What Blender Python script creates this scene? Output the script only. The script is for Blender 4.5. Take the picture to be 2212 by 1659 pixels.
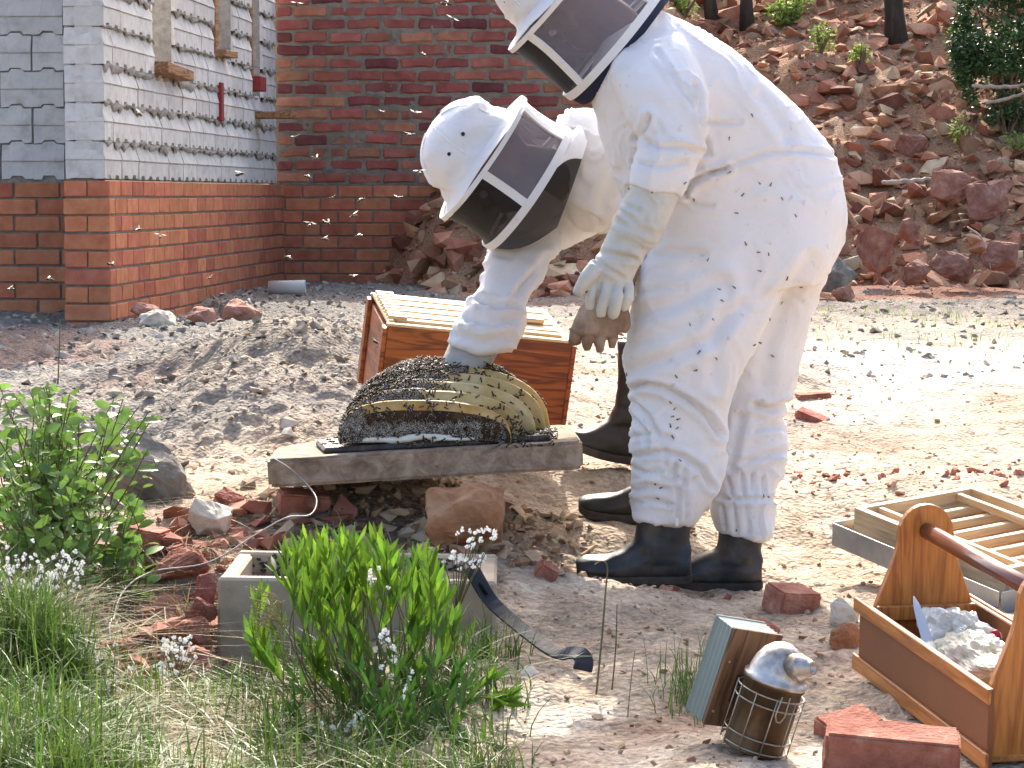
import bpy, bmesh, math, random
import numpy as np
from mathutils import Vector, Matrix, Euler, noise as mnoise

# ------------------------------------------------------------------ reset
for _o in list(bpy.data.objects):
    bpy.data.objects.remove(_o, do_unlink=True)
scn = bpy.context.scene
COL = scn.collection
R = math.radians
random.seed(7)

# ------------------------------------------------------------------ camera
S = 1024.0 / 2212.0            # measuring grid of the photograph -> render pixels
F = 2500.0                     # focal length in render pixels (phone zoom)
CZ = 0.92
PITCH = math.atan(189.0 / F)
cd = bpy.data.cameras.new('camera')
cd.sensor_width = 36.0
cd.lens = F / 1024.0 * 36.0
cd.clip_start = 0.05
cd.clip_end = 2000.0
cam = bpy.data.objects.new('camera', cd)
COL.objects.link(cam)
cam.location = (0, 0, CZ)
cam.rotation_euler = (math.pi / 2 - PITCH, 0, 0)
scn.camera = cam
scn.render.resolution_x = 1024
scn.render.resolution_y = 768

# ------------------------------------------------------------------ sky, sun, exposure
SUN_EL, SUN_AZ = R(38.0), R(0.5)
w = bpy.data.worlds.new('World')
scn.world = w
w.use_nodes = True
wn = w.node_tree
wn.nodes.clear()
_out = wn.nodes.new('ShaderNodeOutputWorld')
_bg = wn.nodes.new('ShaderNodeBackground')
_sky = wn.nodes.new('ShaderNodeTexSky')
_sky.sky_type = 'NISHITA'
_sky.sun_disc = False
_sky.sun_elevation = SUN_EL
_sky.sun_rotation = SUN_AZ
_sky.air_density = 0.8
_sky.dust_density = 5.0
_sky.ozone_density = 0.4
_bg.inputs['Strength'].default_value = 0.15
wn.links.new(_sky.outputs[0], _bg.inputs[0])
wn.links.new(_bg.outputs[0], _out.inputs[0])
sd = bpy.data.lights.new('sun', 'SUN')
sd.energy = 2.7
sd.angle = R(0.5)
sd.color = (1.0, 0.95, 0.86)
sun = bpy.data.objects.new('sun', sd)
COL.objects.link(sun)
sun.rotation_euler = (-(math.pi / 2 - SUN_EL), 0, -SUN_AZ)
sun.location = (0, 20, 20)
scn.view_settings.view_transform = 'Standard'
scn.view_settings.look = 'None'
scn.view_settings.exposure = 1.72
scn.view_settings.gamma = 1.0
scn.view_settings.use_curve_mapping = False
scn.render.engine = 'CYCLES'
scn.cycles.max_bounces = 6
scn.cycles.diffuse_bounces = 3
scn.cycles.glossy_bounces = 2
scn.cycles.transmission_bounces = 2
scn.cycles.transparent_max_bounces = 8

# ------------------------------------------------------------------ measuring helpers
_cp, _sp = math.cos(PITCH), math.sin(PITCH)
def at(x, y, Y):
    """point in the scene seen at grid position x, y of the photograph, standing Y metres away"""
    u = (x * S - 512.0) / F
    v = (384.0 - y * S) / F
    d1 = _cp + v * _sp
    t = Y / d1
    return Vector((u * t, Y, CZ + (-_sp + v * _cp) * t))
def mpp(Y):
    return Y * S / F

# ------------------------------------------------------------------ numpy noise
def _hash(ix, iy, seed):
    n = (ix.astype(np.int64) * 374761393 + iy.astype(np.int64) * 668265263 + seed * 1442695041) & 0xffffffff
    n = ((n ^ (n >> 13)) * 1274126177) & 0xffffffff
    n = n ^ (n >> 16)
    return (n & 0xffff) / 65535.0
def vnoise(x, y, seed=0):
    ix = np.floor(x); iy = np.floor(y)
    fx = x - ix; fy = y - iy
    fx = fx * fx * (3 - 2 * fx); fy = fy * fy * (3 - 2 * fy)
    a = _hash(ix, iy, seed); b = _hash(ix + 1, iy, seed)
    c = _hash(ix, iy + 1, seed); d = _hash(ix + 1, iy + 1, seed)
    return (a * (1 - fx) + b * fx) * (1 - fy) + (c * (1 - fx) + d * fx) * fy * 1.0
def fbm(x, y, sc, octv=4, seed=0):
    x = np.asarray(x, float) * sc; y = np.asarray(y, float) * sc
    t = 0; a = 0.5; n = 0
    for o in range(octv):
        t = t + a * vnoise(x + 17.3 * o, y - 9.1 * o, seed + o); n += a
        x = x * 2.03; y = y * 2.03; a *= 0.5
    return t / n
def sstep(a, b, x):
    t = np.clip((np.asarray(x, float) - a) / (b - a), 0, 1)
    return t * t * (3 - 2 * t)

# ------------------------------------------------------------------ object helpers
def tag(o, label=None, cat=None, group=None, kind=None):
    if label: o['label'] = label
    if cat: o['category'] = cat
    if group: o['group'] = group
    if kind: o['kind'] = kind
    return o
def empty(name, loc=(0, 0, 0), rot=(0, 0, 0)):
    o = bpy.data.objects.new(name, None)
    o.empty_display_size = 0.05
    o.location = loc
    o.rotation_euler = rot
    COL.objects.link(o)
    return o
def link_mesh(name, me, parent=None, mat=None, smooth=False):
    o = bpy.data.objects.new(name, me)
    COL.objects.link(o)
    if parent is not None:
        o.parent = parent
    if mat is not None and not me.materials:
        for m in (mat if isinstance(mat, (list, tuple)) else [mat]):
            me.materials.append(m)
    if smooth:
        me.polygons.foreach_set('use_smooth', [True] * len(me.polygons))
    return o
def wparent(o, parent):
    """parent while keeping world placement; parent must be a top-level object"""
    pm = Matrix.LocRotScale(parent.location, parent.rotation_euler, parent.scale)
    o.parent = parent
    o.matrix_parent_inverse = pm.inverted()
    return o

class MB:
    """collects faces of one mesh"""
    def __init__(s):
        s.v = []; s.f = []; s.m = []
    def add(s, vs, fs, mi=0):
        k = len(s.v)
        s.v.extend([tuple(p) for p in vs])
        s.f.extend([tuple(i + k for i in f) for f in fs])
        s.m.extend([mi] * len(fs))
    def box(s, c, d, M=None, mi=0):
        hx, hy, hz = d[0] / 2, d[1] / 2, d[2] / 2
        vs = [Vector((c[0] + a * hx, c[1] + b * hy, c[2] + e * hz)) for a in (-1, 1) for b in (-1, 1) for e in (-1, 1)]
        if M is not None: vs = [M @ p for p in vs]
        s.add(vs, [(0, 1, 3, 2), (4, 6, 7, 5), (0, 4, 5, 1), (2, 3, 7, 6), (0, 2, 6, 4), (1, 5, 7, 3)], mi)
    def rings(s, rs, closed=False, cap=True, mi=0):
        n = len(rs[0]); k = len(s.v)
        for r in rs: s.v.extend([tuple(p) for p in r])
        m = len(rs)
        for i in range(m if closed else m - 1):
            a = k + i * n; b = k + ((i + 1) % m) * n
            for j in range(n):
                s.f.append((a + j, a + (j + 1) % n, b + (j + 1) % n, b + j)); s.m.append(mi)
        if cap and not closed:
            s.f.append(tuple(k + j for j in reversed(range(n)))); s.m.append(mi)
            s.f.append(tuple(k + (m - 1) * n + j for j in range(n))); s.m.append(mi)
    def tube(s, pts, r, n=8, mi=0, cap=True):
        pts = [Vector(p) for p in pts]
        rs = []
        t0 = (pts[1] - pts[0]).normalized()
        up = Vector((0, 0, 1)) if abs(t0.z) < 0.9 else Vector((1, 0, 0))
        x = t0.cross(up).normalized()
        for i, p in enumerate(pts):
            a = pts[max(i - 1, 0)]; b = pts[min(i + 1, len(pts) - 1)]
            t = (b - a).normalized()
            x = (x - t * x.dot(t)).normalized()
            y = t.cross(x)
            rr = r[i] if isinstance(r, (list, tuple)) else r
            rs.append([p + (x * math.cos(q) + y * math.sin(q)) * rr for q in [2 * math.pi * j / n for j in range(n)]])
        s.rings(rs, cap=cap, mi=mi)
    def sphere(s, c, r, nu=10, nv=6, M=None, mi=0):
        rs = []
        for i in range(1, nv):
            th = math.pi * i / nv
            rs.append([Vector((r[0] * math.sin(th) * math.cos(2 * math.pi * j / nu), r[1] * math.sin(th) * math.sin(2 * math.pi * j / nu), r[2] * math.cos(th))) for j in range(nu)])
        top = Vector((0, 0, r[2])); bot = Vector((0, 0, -r[2]))
        T = (lambda p: (M @ p if M is not None else p) + Vector(c))
        k = len(s.v)
        for ring in rs: s.v.extend([tuple(T(p)) for p in ring])
        s.v.append(tuple(T(top))); s.v.append(tuple(T(bot)))
        for i in range(nv - 2):
            for j in range(nu):
                s.f.append((k + i * nu + j, k + (i + 1) * nu + j, k + (i + 1) * nu + (j + 1) % nu, k + i * nu + (j + 1) % nu)); s.m.append(mi)
        tI = k + (nv - 1) * nu; bI = tI + 1; l = k + (nv - 2) * nu
        for j in range(nu):
            s.f.append((tI, k + j, k + (j + 1) % nu)); s.m.append(mi)
            s.f.append((bI, l + (j + 1) % nu, l + j)); s.m.append(mi)
    def prism(s, poly, d, M=None, mi=0):
        """poly: list of (x, z) outline, extruded from y=0 to y=d"""
        n = len(poly)
        vs = [Vector((p[0], 0, p[1])) for p in poly] + [Vector((p[0], d, p[1])) for p in poly]
        if M is not None: vs = [M @ p for p in vs]
        s.add(vs, [tuple(range(n)), tuple(reversed(range(n, 2 * n)))] + [(i, n + i, n + (i + 1) % n, (i + 1) % n) for i in range(n)], mi)
    def mesh(s, name):
        me = bpy.data.meshes.new(name)
        me.from_pydata(s.v, [], s.f)
        me.polygons.foreach_set('material_index', s.m)
        me.update()
        return me
    def build(s, name, mat, parent=None, smooth=False, bevel=0, fix=True):
        me = s.mesh(name)
        if fix or bevel:
            bm = bmesh.new(); bm.from_mesh(me)
            bmesh.ops.recalc_face_normals(bm, faces=bm.faces)
            if bevel:
                bmesh.ops.remove_doubles(bm, verts=bm.verts, dist=1e-6)
                es = [e for e in bm.edges if len(e.link_faces) == 2 and e.calc_face_angle(0) > 0.5]
                bmesh.ops.bevel(bm, geom=es, offset=bevel, segments=1, affect='EDGES', clamp_overlap=True)
            bm.to_mesh(me); bm.free()
        return link_mesh(name, me, parent, mat, smooth)

# ------------------------------------------------------------------ materials
def nt(name):
    m = bpy.data.materials.new(name)
    m.use_nodes = True
    t = m.node_tree
    return m, t, t.nodes['Principled BSDF'], t.nodes['Material Output']
def ramp(t, cols):
    r = t.nodes.new('ShaderNodeValToRGB')
    e = r.color_ramp.elements
    n = len(cols)
    while len(e) < n: e.new(0.5)
    for i, c in enumerate(cols):
        if len(c) == 4: e[i].position = c[3]
        else: e[i].position = i / max(n - 1, 1) * 0.6 + 0.2
        e[i].color = (c[0], c[1], c[2], 1)
    return r
def pmat(name, cols, scale=6.0, rough=0.85, bump=0.3, bscale=60.0, detail=6, rnd=None, vary=0.25, huev=0.0,
         spec=0.25, metal=0.0, coord='Object', stretch=None, bdist=0.004, trans=0.0, sheen=0, dist=0.0, rcols=None, sat=1.0):
    m, t, b, out = nt(name)
    N, L = t.nodes, t.links
    tc = N.new('ShaderNodeTexCoord')
    co = tc.outputs[coord]
    rsock = None
    if rnd == 'obj':
        rsock = N.new('ShaderNodeObjectInfo').outputs['Random']
    elif rnd == 'island':
        rsock = N.new('ShaderNodeNewGeometry').outputs['Random Per Island']
    mp = N.new('ShaderNodeMapping')
    L.new(co, mp.inputs[0])
    if stretch: mp.inputs['Scale'].default_value = stretch
    if rnd == 'obj':
        mu = N.new('ShaderNodeVectorMath'); mu.operation = 'SCALE'
        mu.inputs[0].default_value = (37.0, 19.0, 53.0)
        L.new(rsock, mu.inputs['Scale']); L.new(mu.outputs[0], mp.inputs['Location'])
    ns = N.new('ShaderNodeTexNoise')
    ns.inputs['Scale'].default_value = scale
    ns.inputs['Detail'].default_value = detail
    ns.inputs['Roughness'].default_value = 0.62
    ns.inputs['Distortion'].default_value = dist
    L.new(mp.outputs[0], ns.inputs['Vector'])
    rp = ramp(t, cols)
    L.new(ns.outputs['Fac'], rp.inputs[0])
    csock = rp.outputs[0]
    if rnd and rcols:
        rr = ramp(t, rcols); rr.color_ramp.interpolation = 'LINEAR'
        n_ = len(rcols)
        for i, e in enumerate(rr.color_ramp.elements): e.position = i / (n_ - 1)
        L.new(rsock, rr.inputs[0])
        mx = N.new('ShaderNodeMix'); mx.data_type = 'RGBA'; mx.blend_type = 'MULTIPLY'; mx.inputs['Factor'].default_value = 1
        L.new(csock, mx.inputs[6]); L.new(rr.outputs[0], mx.inputs[7])
        csock = mx.outputs[2]
    if rnd:
        hs = N.new('ShaderNodeHueSaturation')
        hs.inputs['Saturation'].default_value = sat
        mr = N.new('ShaderNodeMapRange')
        mr.inputs['To Min'].default_value = 1 - vary; mr.inputs['To Max'].default_value = 1 + vary
        wv = N.new('ShaderNodeMath'); wv.operation = 'FRACT'
        mm = N.new('ShaderNodeMath'); mm.operation = 'MULTIPLY'; mm.inputs[1].default_value = 7.31
        L.new(rsock, mm.inputs[0]); L.new(mm.outputs[0], wv.inputs[0])
        L.new(wv.outputs[0], mr.inputs['Value']); L.new(mr.outputs[0], hs.inputs['Value'])
        if huev:
            mh = N.new('ShaderNodeMapRange'); mh.inputs['To Min'].default_value = 0.5 - huev; mh.inputs['To Max'].default_value = 0.5 + huev
            L.new(rsock, mh.inputs['Value']); L.new(mh.outputs[0], hs.inputs['Hue'])
        L.new(csock, hs.inputs['Color'])
        csock = hs.outputs[0]
    L.new(csock, b.inputs['Base Color'])
    b.inputs['Roughness'].default_value = rough
    b.inputs['Specular IOR Level'].default_value = spec
    b.inputs['Metallic'].default_value = metal
    if bump:
        nb = N.new('ShaderNodeTexNoise'); nb.inputs['Scale'].default_value = bscale; nb.inputs['Detail'].default_value = 5
        L.new(mp.outputs[0], nb.inputs['Vector'])
        bp = N.new('ShaderNodeBump'); bp.inputs['Strength'].default_value = bump; bp.inputs['Distance'].default_value = bdist
        L.new(nb.outputs['Fac'], bp.inputs['Height']); L.new(bp.outputs[0], b.inputs['Normal'])
    if trans:
        tr = N.new('ShaderNodeBsdfTranslucent'); L.new(csock, tr.inputs[0])
        mxs = N.new('ShaderNodeMixShader'); mxs.inputs[0].default_value = trans
        L.new(b.outputs[0], mxs.inputs[1]); L.new(tr.outputs[0], mxs.inputs[2]); L.new(mxs.outputs[0], out.inputs[0])
    return m
def wood(name, light, dark, scale=9.0, axis='X', rough=0.45, spec=0.4, strong=1.0, coat=0.0):
    m, t, b, out = nt(name)
    N, L = t.nodes, t.links
    tc = N.new('ShaderNodeTexCoord'); mp = N.new('ShaderNodeMapping')
    mp.inputs['Scale'].default_value = {'X': (0.35, 4, 4), 'Y': (4, 0.35, 4), 'Z': (4, 4, 0.35)}[axis]
    oi = N.new('ShaderNodeObjectInfo'); mu = N.new('ShaderNodeVectorMath'); mu.operation = 'SCALE'
    mu.inputs[0].default_value = (3.0, 5.0, 7.0)
    L.new(oi.outputs['Random'], mu.inputs['Scale']); L.new(mu.outputs[0], mp.inputs['Location'])
    L.new(tc.outputs['Object'], mp.inputs[0])
    n1 = N.new('ShaderNodeTexNoise'); n1.inputs['Scale'].default_value = scale; n1.inputs['Detail'].default_value = 4; n1.inputs['Distortion'].default_value = 1.2
    L.new(mp.outputs[0], n1.inputs['Vector'])
    wv = N.new('ShaderNodeMath'); wv.operation = 'MULTIPLY'; wv.inputs[1].default_value = 26.0
    L.new(n1.outputs['Fac'], wv.inputs[0])
    sn = N.new('ShaderNodeMath'); sn.operation = 'SINE'; L.new(wv.outputs[0], sn.inputs[0])
    mr = N.new('ShaderNodeMapRange'); mr.inputs['From Min'].default_value = -1; L.new(sn.outputs[0], mr.inputs['Value'])
    rp = ramp(t, [tuple(light) + (0.0,), tuple(light[i] * .75 + dark[i] * .25 for i in range(3)) + (0.6,), tuple(light[i] * (1 - strong) + dark[i] * strong for i in range(3)) + (1.0,)])
    L.new(mr.outputs[0], rp.inputs[0])
    n2 = N.new('ShaderNodeTexNoise'); n2.inputs['Scale'].default_value = scale * 8; n2.inputs['Detail'].default_value = 3
    L.new(mp.outputs[0], n2.inputs['Vector'])
    mx = N.new('ShaderNodeMix'); mx.data_type = 'RGBA'; mx.blend_type = 'OVERLAY'; mx.inputs['Factor'].default_value = 0.45
    L.new(rp.outputs[0], mx.inputs[6]); L.new(n2.outputs['Fac'], mx.inputs[7])
    L.new(mx.outputs[2], b.inputs['Base Color'])
    b.inputs['Roughness'].default_value = rough; b.inputs['Specular IOR Level'].default_value = spec
    b.inputs['Coat Weight'].default_value = coat; b.inputs['Coat Roughness'].default_value = 0.25
    bp = N.new('ShaderNodeBump'); bp.inputs['Strength'].default_value = 0.25; bp.inputs['Distance'].default_value = 0.002
    L.new(mr.outputs[0], bp.inputs['Height']); L.new(bp.outputs[0], b.inputs['Normal'])
    return m
# ================================================================== ground
_CP = [  # grid x, grid y, distance
 (1300,1258,5.85),(1560,1270,5.9),(1640,1632,4.12),(2100,1665,4.08),(1250,1665,4.08),(1700,1665,4.06),(1000,1168,5.62),
 (1250,1124,6.3),(1290,1006,6.7),(1900,862,9.0),(2200,625,16.3),(1800,640,15.4),(640,612,16.0),(200,702,11.7),(60,672,12.2),
 (420,690,12.6),(560,742,8.9),(620,760,8.4),(480,765,9.0),(760,850,7.6),(330,880,8.2),(100,815,9.2),(320,1085,6.1),(60,1000,7.0),(100,1250,5.0),(100,1650,4.05),
 (450,1500,4.95),(600,1665,4.15),(900,1665,4.1),(1700,1185,6.3),(1960,1000,7.4),(2200,1000,7.4),(2200,1290,5.6),(1900,1300,5.5),(2150,1420,4.9),
 (1180,1230,5.5),(1200,1400,4.9),(1500,1400,4.9),(1800,1440,4.75),(1450,1110,6.4),(1500,780,9.6),(1400,640,14.5),(1000,640,14.8),(900,1030,6.5),(640,1060,6.1),(500,1180,5.6),(350,1350,5.2)]
_cw = np.array([tuple(at(*c)) for c in _CP])
_ext = np.array([(-1.2, 2.2, -.10), (0, 2.2, -.14), (1.2, 2.2, -.10), (0, 0, -.55), (-3, 0, -.5), (3, 0, -.5), (-4, 6, .2), (4, 6, .15), (-5, 12, .35), (6, 12, .3),
                 (0, 30, .5), (-12, 20, .4), (14, 20, .4), (0, -20, -.9), (-40, 0, -.2), (40, 0, -.2), (0, 200, .5), (-200, 0, -.3), (200, 0, -.3), (0, -200, -.9), (-3, 4, 0.0), (3, 4, .0)])
_cw = np.vstack([_cw, _ext])
def base_h(X, Y):
    X = np.asarray(X, float); Y = np.asarray(Y, float)
    num = np.zeros_like(X); den = np.zeros_like(X)
    for cx, cy, cz in _cw:
        k = 0.35 + 0.09 * max(cy, 0)           # points thin out with distance
        d2 = ((X - cx) * 1.0) ** 2 + ((Y - cy) * 0.85) ** 2
        wgt = 1.0 / (d2 / (k * k) + 0.02) ** 2.0
        num += wgt * cz; den += wgt
    return num / den
def ground_h(X, Y):
    X = np.asarray(X, float); Y = np.asarray(Y, float)
    h = base_h(X, Y)
    far = sstep(60, 25, np.hypot(X, Y))
    h = h + far * ((fbm(X, Y, 1.3, 3, 3) - .5) * 0.07 + (fbm(X, Y, 7.0, 4, 11) - .5) * 0.035)
    clod = np.abs(fbm(X, Y, 16.0, 3, 21) - .5)
    grey = sstep(-.15, -.5, X) * sstep(6.4, 7.2, Y)
    h = h + .135 * np.exp(-((X + .80) / .42) ** 2 - ((Y - 8.25) / .62) ** 2) * (.75 + .5 * fbm(X, Y, 6, 3, 91)) + .06 * np.exp(-((X + .25) / .45) ** 2 - ((Y - 6.35) / .35) ** 2)
    return h + far * (clod * (0.035 + .05 * grey) - 0.01)
def gz(x, y):
    return float(ground_h(np.array([x]), np.array([y]))[0])
def gat(x, y, Y, dz=0.0):
    """ground point below grid x at distance Y"""
    p = at(x, y, Y)
    return Vector((p.x, p.y, gz(p.x, p.y) + dz))

def _axis(stops):
    out = []
    for (a, b, n) in stops:
        out += list(np.linspace(a, b, n, endpoint=False))
    out.append(stops[-1][1])
    return np.array(out)
gx = _axis([(-400, -40, 8), (-40, -6, 14), (-6, -2.2, 50), (-2.2, -1.2, 46), (-1.2, 1.2, 170), (1.2, 2.2, 46), (2.2, 6, 50), (6, 40, 14), (40, 400, 8)])
gy = _axis([(-400, -20, 10), (-20, 0, 14), (0, 3.4, 50), (3.4, 7.6, 330), (7.6, 10.5, 150), (10.5, 17.5, 200), (17.5, 40, 40), (40, 500, 14)])
GX, GY = np.meshgrid(gx, gy)
GH = ground_h(GX.ravel(), GY.ravel())
def grid_mesh(name, X, Y, Z):
    ny, nx = X.shape
    me = bpy.data.meshes.new(name)
    co = np.stack([X.ravel(), Y.ravel(), Z.ravel()], 1)
    i = np.arange(ny * nx).reshape(ny, nx)
    q = np.stack([i[:-1, :-1].ravel(), i[:-1, 1:].ravel(), i[1:, 1:].ravel(), i[1:, :-1].ravel()], 1)
    me.vertices.add(len(co)); me.vertices.foreach_set('co', co.ravel())
    me.loops.add(q.size); me.loops.foreach_set('vertex_index', q.ravel().astype(np.int32))
    me.polygons.add(len(q)); me.polygons.foreach_set('loop_start', np.arange(0, q.size, 4, dtype=np.int32))
    me.polygons.foreach_set('loop_total', np.full(len(q), 4, np.int32))
    me.update(calc_edges=True); me.validate()
    me.polygons.foreach_set('use_smooth', [True] * len(q))
    return me
def set_col(me, cols):
    a = me.color_attributes.new('Soil', 'FLOAT_COLOR', 'POINT')
    c = np.ones((len(cols), 4)); c[:, :3] = cols
    a.data.foreach_set('color', c.ravel())
def soil_cols(X, Y):
    sand = np.array([.44, .355, .265]); grey = np.array([.23, .21, .185]); brown = np.array([.27, .20, .14]); red = np.array([.22, .085, .05]); pale = np.array([.54, .47, .385])
    n = fbm(X, Y, 2.2, 4, 31); n2 = fbm(X, Y, 9, 3, 37); n3 = fbm(X, Y, 1.0, 3, 41)
    c = np.tile(sand, (len(X), 1))
    def mixin(col, wgt):
        nonlocal c
        wgt = np.clip(wgt, 0, 1)[:, None]
        c = c * (1 - wgt) + col * wgt
    mixin(pale, sstep(.5, .7, n) * .8)
    mixin(brown, sstep(.48, .66, n2) * .55)
    mixin(brown, sstep(.05, -.35, X) * sstep(6.6, 5.8, Y) * (.4 + .6 * n))
    mixin(grey, sstep(-.05, -.4, X + (n - .5) * .5) * sstep(6.7, 7.4, Y + (n3 - .5) * .8))
    mixin(grey, sstep(11.0, 12.5, Y + (n - .5) * 3) * .85)
    mixin(red, sstep(14.0, 15.8, Y + (n - .5) * 3.5) * sstep(-.6, .2, X) * .8)
    mixin(red, sstep(.62, .72, n3) * .35)
    mixin(np.array([.60, .55, .48]), sstep(.2, .6, X) * np.exp(-((Y - 10.4 + (n - .5) * 2) / .9) ** 2) * .75)
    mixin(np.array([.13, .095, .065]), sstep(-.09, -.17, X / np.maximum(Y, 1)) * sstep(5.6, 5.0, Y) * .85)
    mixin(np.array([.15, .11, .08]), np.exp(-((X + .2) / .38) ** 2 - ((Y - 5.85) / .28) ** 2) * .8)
    mixin(np.array([.25, .215, .175]), np.exp(-((X + .80) / .40) ** 2 - ((Y - 8.1) / .6) ** 2) * 1.3)
    return c * (0.82 + .36 * fbm(X, Y, 30, 2, 51))[:, None]
def soil_mat(name, b1=0.6):
    m, t, b, out = nt(name)
    N, L = t.nodes, t.links
    at_ = N.new('ShaderNodeAttribute'); at_.attribute_name = 'Soil'
    tc = N.new('ShaderNodeTexCoord')
    n1 = N.new('ShaderNodeTexNoise'); n1.inputs['Scale'].default_value = 55; n1.inputs['Detail'].default_value = 8; n1.inputs['Roughness'].default_value = .7
    L.new(tc.outputs['Object'], n1.inputs['Vector'])
    rp = ramp(t, [(.42, .39, .36, .28), (.9, .88, .86, .48), (1.3, 1.3, 1.28, .72)])
    L.new(n1.outputs['Fac'], rp.inputs[0])
    mx = N.new('ShaderNodeMix'); mx.data_type = 'RGBA'; mx.blend_type = 'MULTIPLY'; mx.inputs['Factor'].default_value = 1
    L.new(at_.outputs['Color'], mx.inputs[6]); L.new(rp.outputs[0], mx.inputs[7])
    v1 = N.new('ShaderNodeTexVoronoi'); v1.inputs['Scale'].default_value = 70
    L.new(tc.outputs['Object'], v1.inputs['Vector'])
    L.new(mx.outputs[2], b.inputs['Base Color'])
    b.inputs['Roughness'].default_value = .95; b.inputs['Specular IOR Level'].default_value = .1
    n2 = N.new('ShaderNodeTexNoise'); n2.inputs['Scale'].default_value = 90; n2.inputs['Detail'].default_value = 6
    L.new(tc.outputs['Object'], n2.inputs['Vector'])
    ad = N.new('ShaderNodeMath'); ad.operation = 'SUBTRACT'
    L.new(n2.outputs['Fac'], ad.inputs[0]); L.new(v1.outputs['Distance'], ad.inputs[1])
    bp = N.new('ShaderNodeBump'); bp.inputs['Strength'].default_value = b1; bp.inputs['Distance'].default_value = .012
    L.new(ad.outputs[0], bp.inputs['Height']); L.new(bp.outputs[0], b.inputs['Normal'])
    return m
M_SOIL = soil_mat('soil')
gme = grid_mesh('ground', GX, GY, GH)
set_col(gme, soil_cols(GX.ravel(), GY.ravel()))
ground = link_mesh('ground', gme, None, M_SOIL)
tag(ground, kind='structure')

# ------------------------------------------------------------------ hillside of red rubble
def toe(X):
    return np.interp(X, [-1.2, -.75, -.4, .0, .5, 1.0, 1.6, 4, 9], [17.6, 15.9, 15.0, 14.7, 14.7, 15.6, 16.9, 16.6, 16.2])
def hill_h(X, Y):
    X = np.asarray(X, float); Y = np.asarray(Y, float)
    t = Y - toe(X)
    b = base_h(X, np.minimum(Y, 17.0))
    rise = np.where(t > 0, t * .50 + .10 * sstep(0, .8, t), t * .35)
    rise = np.where(t > 9, 9 * .5 + .1 + (t - 9) * .25, rise)
    nn = (fbm(X, Y, .8, 4, 61) - .5) * .5 * sstep(0, 1.5, t) + (fbm(X, Y, 5, 4, 67) - .5) * .16
    return b - .03 + rise + nn
hx = _axis([(-1.3, 6.5, 240), (6.5, 60, 40)])
hy = _axis([(14.0, 24, 260), (24, 60, 40), (60, 300, 20)])
HX, HY = np.meshgrid(hx, hy)
HH = hill_h(HX.ravel(), HY.ravel())
hme = grid_mesh('hillside', HX, HY, HH)
_n = fbm(HX.ravel(), HY.ravel(), 2.5, 4, 71)
_hc = np.array([.30, .145, .08]) * (1 - _n[:, None]) + np.array([.50, .34, .22]) * _n[:, None]
set_col(hme, _hc)
hill = link_mesh('hillside', hme, None, soil_mat('hill_soil', .9))
tag(hill, kind='structure')
def hz(x, y):
    return float(hill_h(np.array([x]), np.array([y]))[0])

# ================================================================== masonry
M_PLINTH = pmat('face_brick', [(.32, .11, .055), (.46, .17, .09), (.54, .25, .15)], 14, .9, .5, 130, rnd='obj', vary=.13, huev=.006, spec=.15, bdist=.002,
                rcols=[(.85, .8, .85), (1, .95, .95), (1.05, 1.05, 1.0), (1, 1, 1)])
M_STOCK = pmat('stock_brick', [(.17, .058, .048), (.30, .10, .078), (.38, .165, .125)], 9, .95, .8, 70, rnd='obj', vary=.18, huev=.008, spec=.1, bdist=.005,
               rcols=[(.55, .6, .7), (.9, .88, .9), (1.05, .98, .98), (1.0, 1.0, 1.0), (1.15, 1.15, 1.1), (1.2, 1.6, 1.3)])
M_MORTAR = pmat('mortar', [(.13, .115, .095), (.22, .20, .165), (.29, .265, .22)], 18, .95, .9, 90, spec=.1, bdist=.006)
M_MORTARD = pmat('rough_mortar', [(.14, .12, .095), (.22, .195, .155), (.31, .28, .23)], 12, .95, 1.0, 60, spec=.1, bdist=.01)
M_BLOCK = pmat('concrete_block', [(.36, .345, .315), (.57, .555, .525), (.66, .645, .62)], 13, .93, .5, 90, rnd='obj', vary=.09, spec=.15, bdist=.003)
M_BMORT = pmat('block_mortar', [(.15, .14, .125), (.28, .265, .24), (.42, .40, .37)], 22, .95, 1.0, 60, spec=.1, bdist=.008)
M_TIMBER = wood('old_timber', (.34, .19, .10), (.16, .08, .045), 8, 'X', .8, .15)

def brick_variants(n, L, H, D, bev, jit, seed, cuts=0):
    rng = random.Random(seed); out = []
    for i in range(n):
        bm = bmesh.new()
        bmesh.ops.create_cube(bm, size=1)
        for v in bm.verts: v.co = Vector((v.co.x * L, v.co.y * D, v.co.z * H))
        if cuts:
            bmesh.ops.subdivide_edges(bm, edges=[e for e in bm.edges if abs((e.verts[0].co - e.verts[1].co).x) > .01], cuts=cuts)
        bmesh.ops.bevel(bm, geom=[e for e in bm.edges if e.calc_face_angle(0) > .5], offset=bev, segments=1, affect='EDGES')
        for v in bm.verts:
            v.co += Vector((rng.uniform(-1, 1), rng.uniform(-.6, .6), rng.uniform(-1, 1))) * jit
        me = bpy.data.meshes.new('brick'); bm.to_mesh(me); bm.free()
        out.append(me)
    return out
BH = .083
plinth_full = brick_variants(6, .222, .073, .10, .004, .0012, 1)
plinth_half = brick_variants(4, .106, .073, .10, .004, .0012, 2)
stock_full = brick_variants(10, .213, .066, .10, .011, .0055, 3, 2)
stock_half = brick_variants(5, .10, .066, .10, .011, .005, 4, 1)
for me in plinth_full + plinth_half: me.materials.append(M_PLINTH)
for me in stock_full + stock_half: me.materials.append(M_STOCK)

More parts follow.
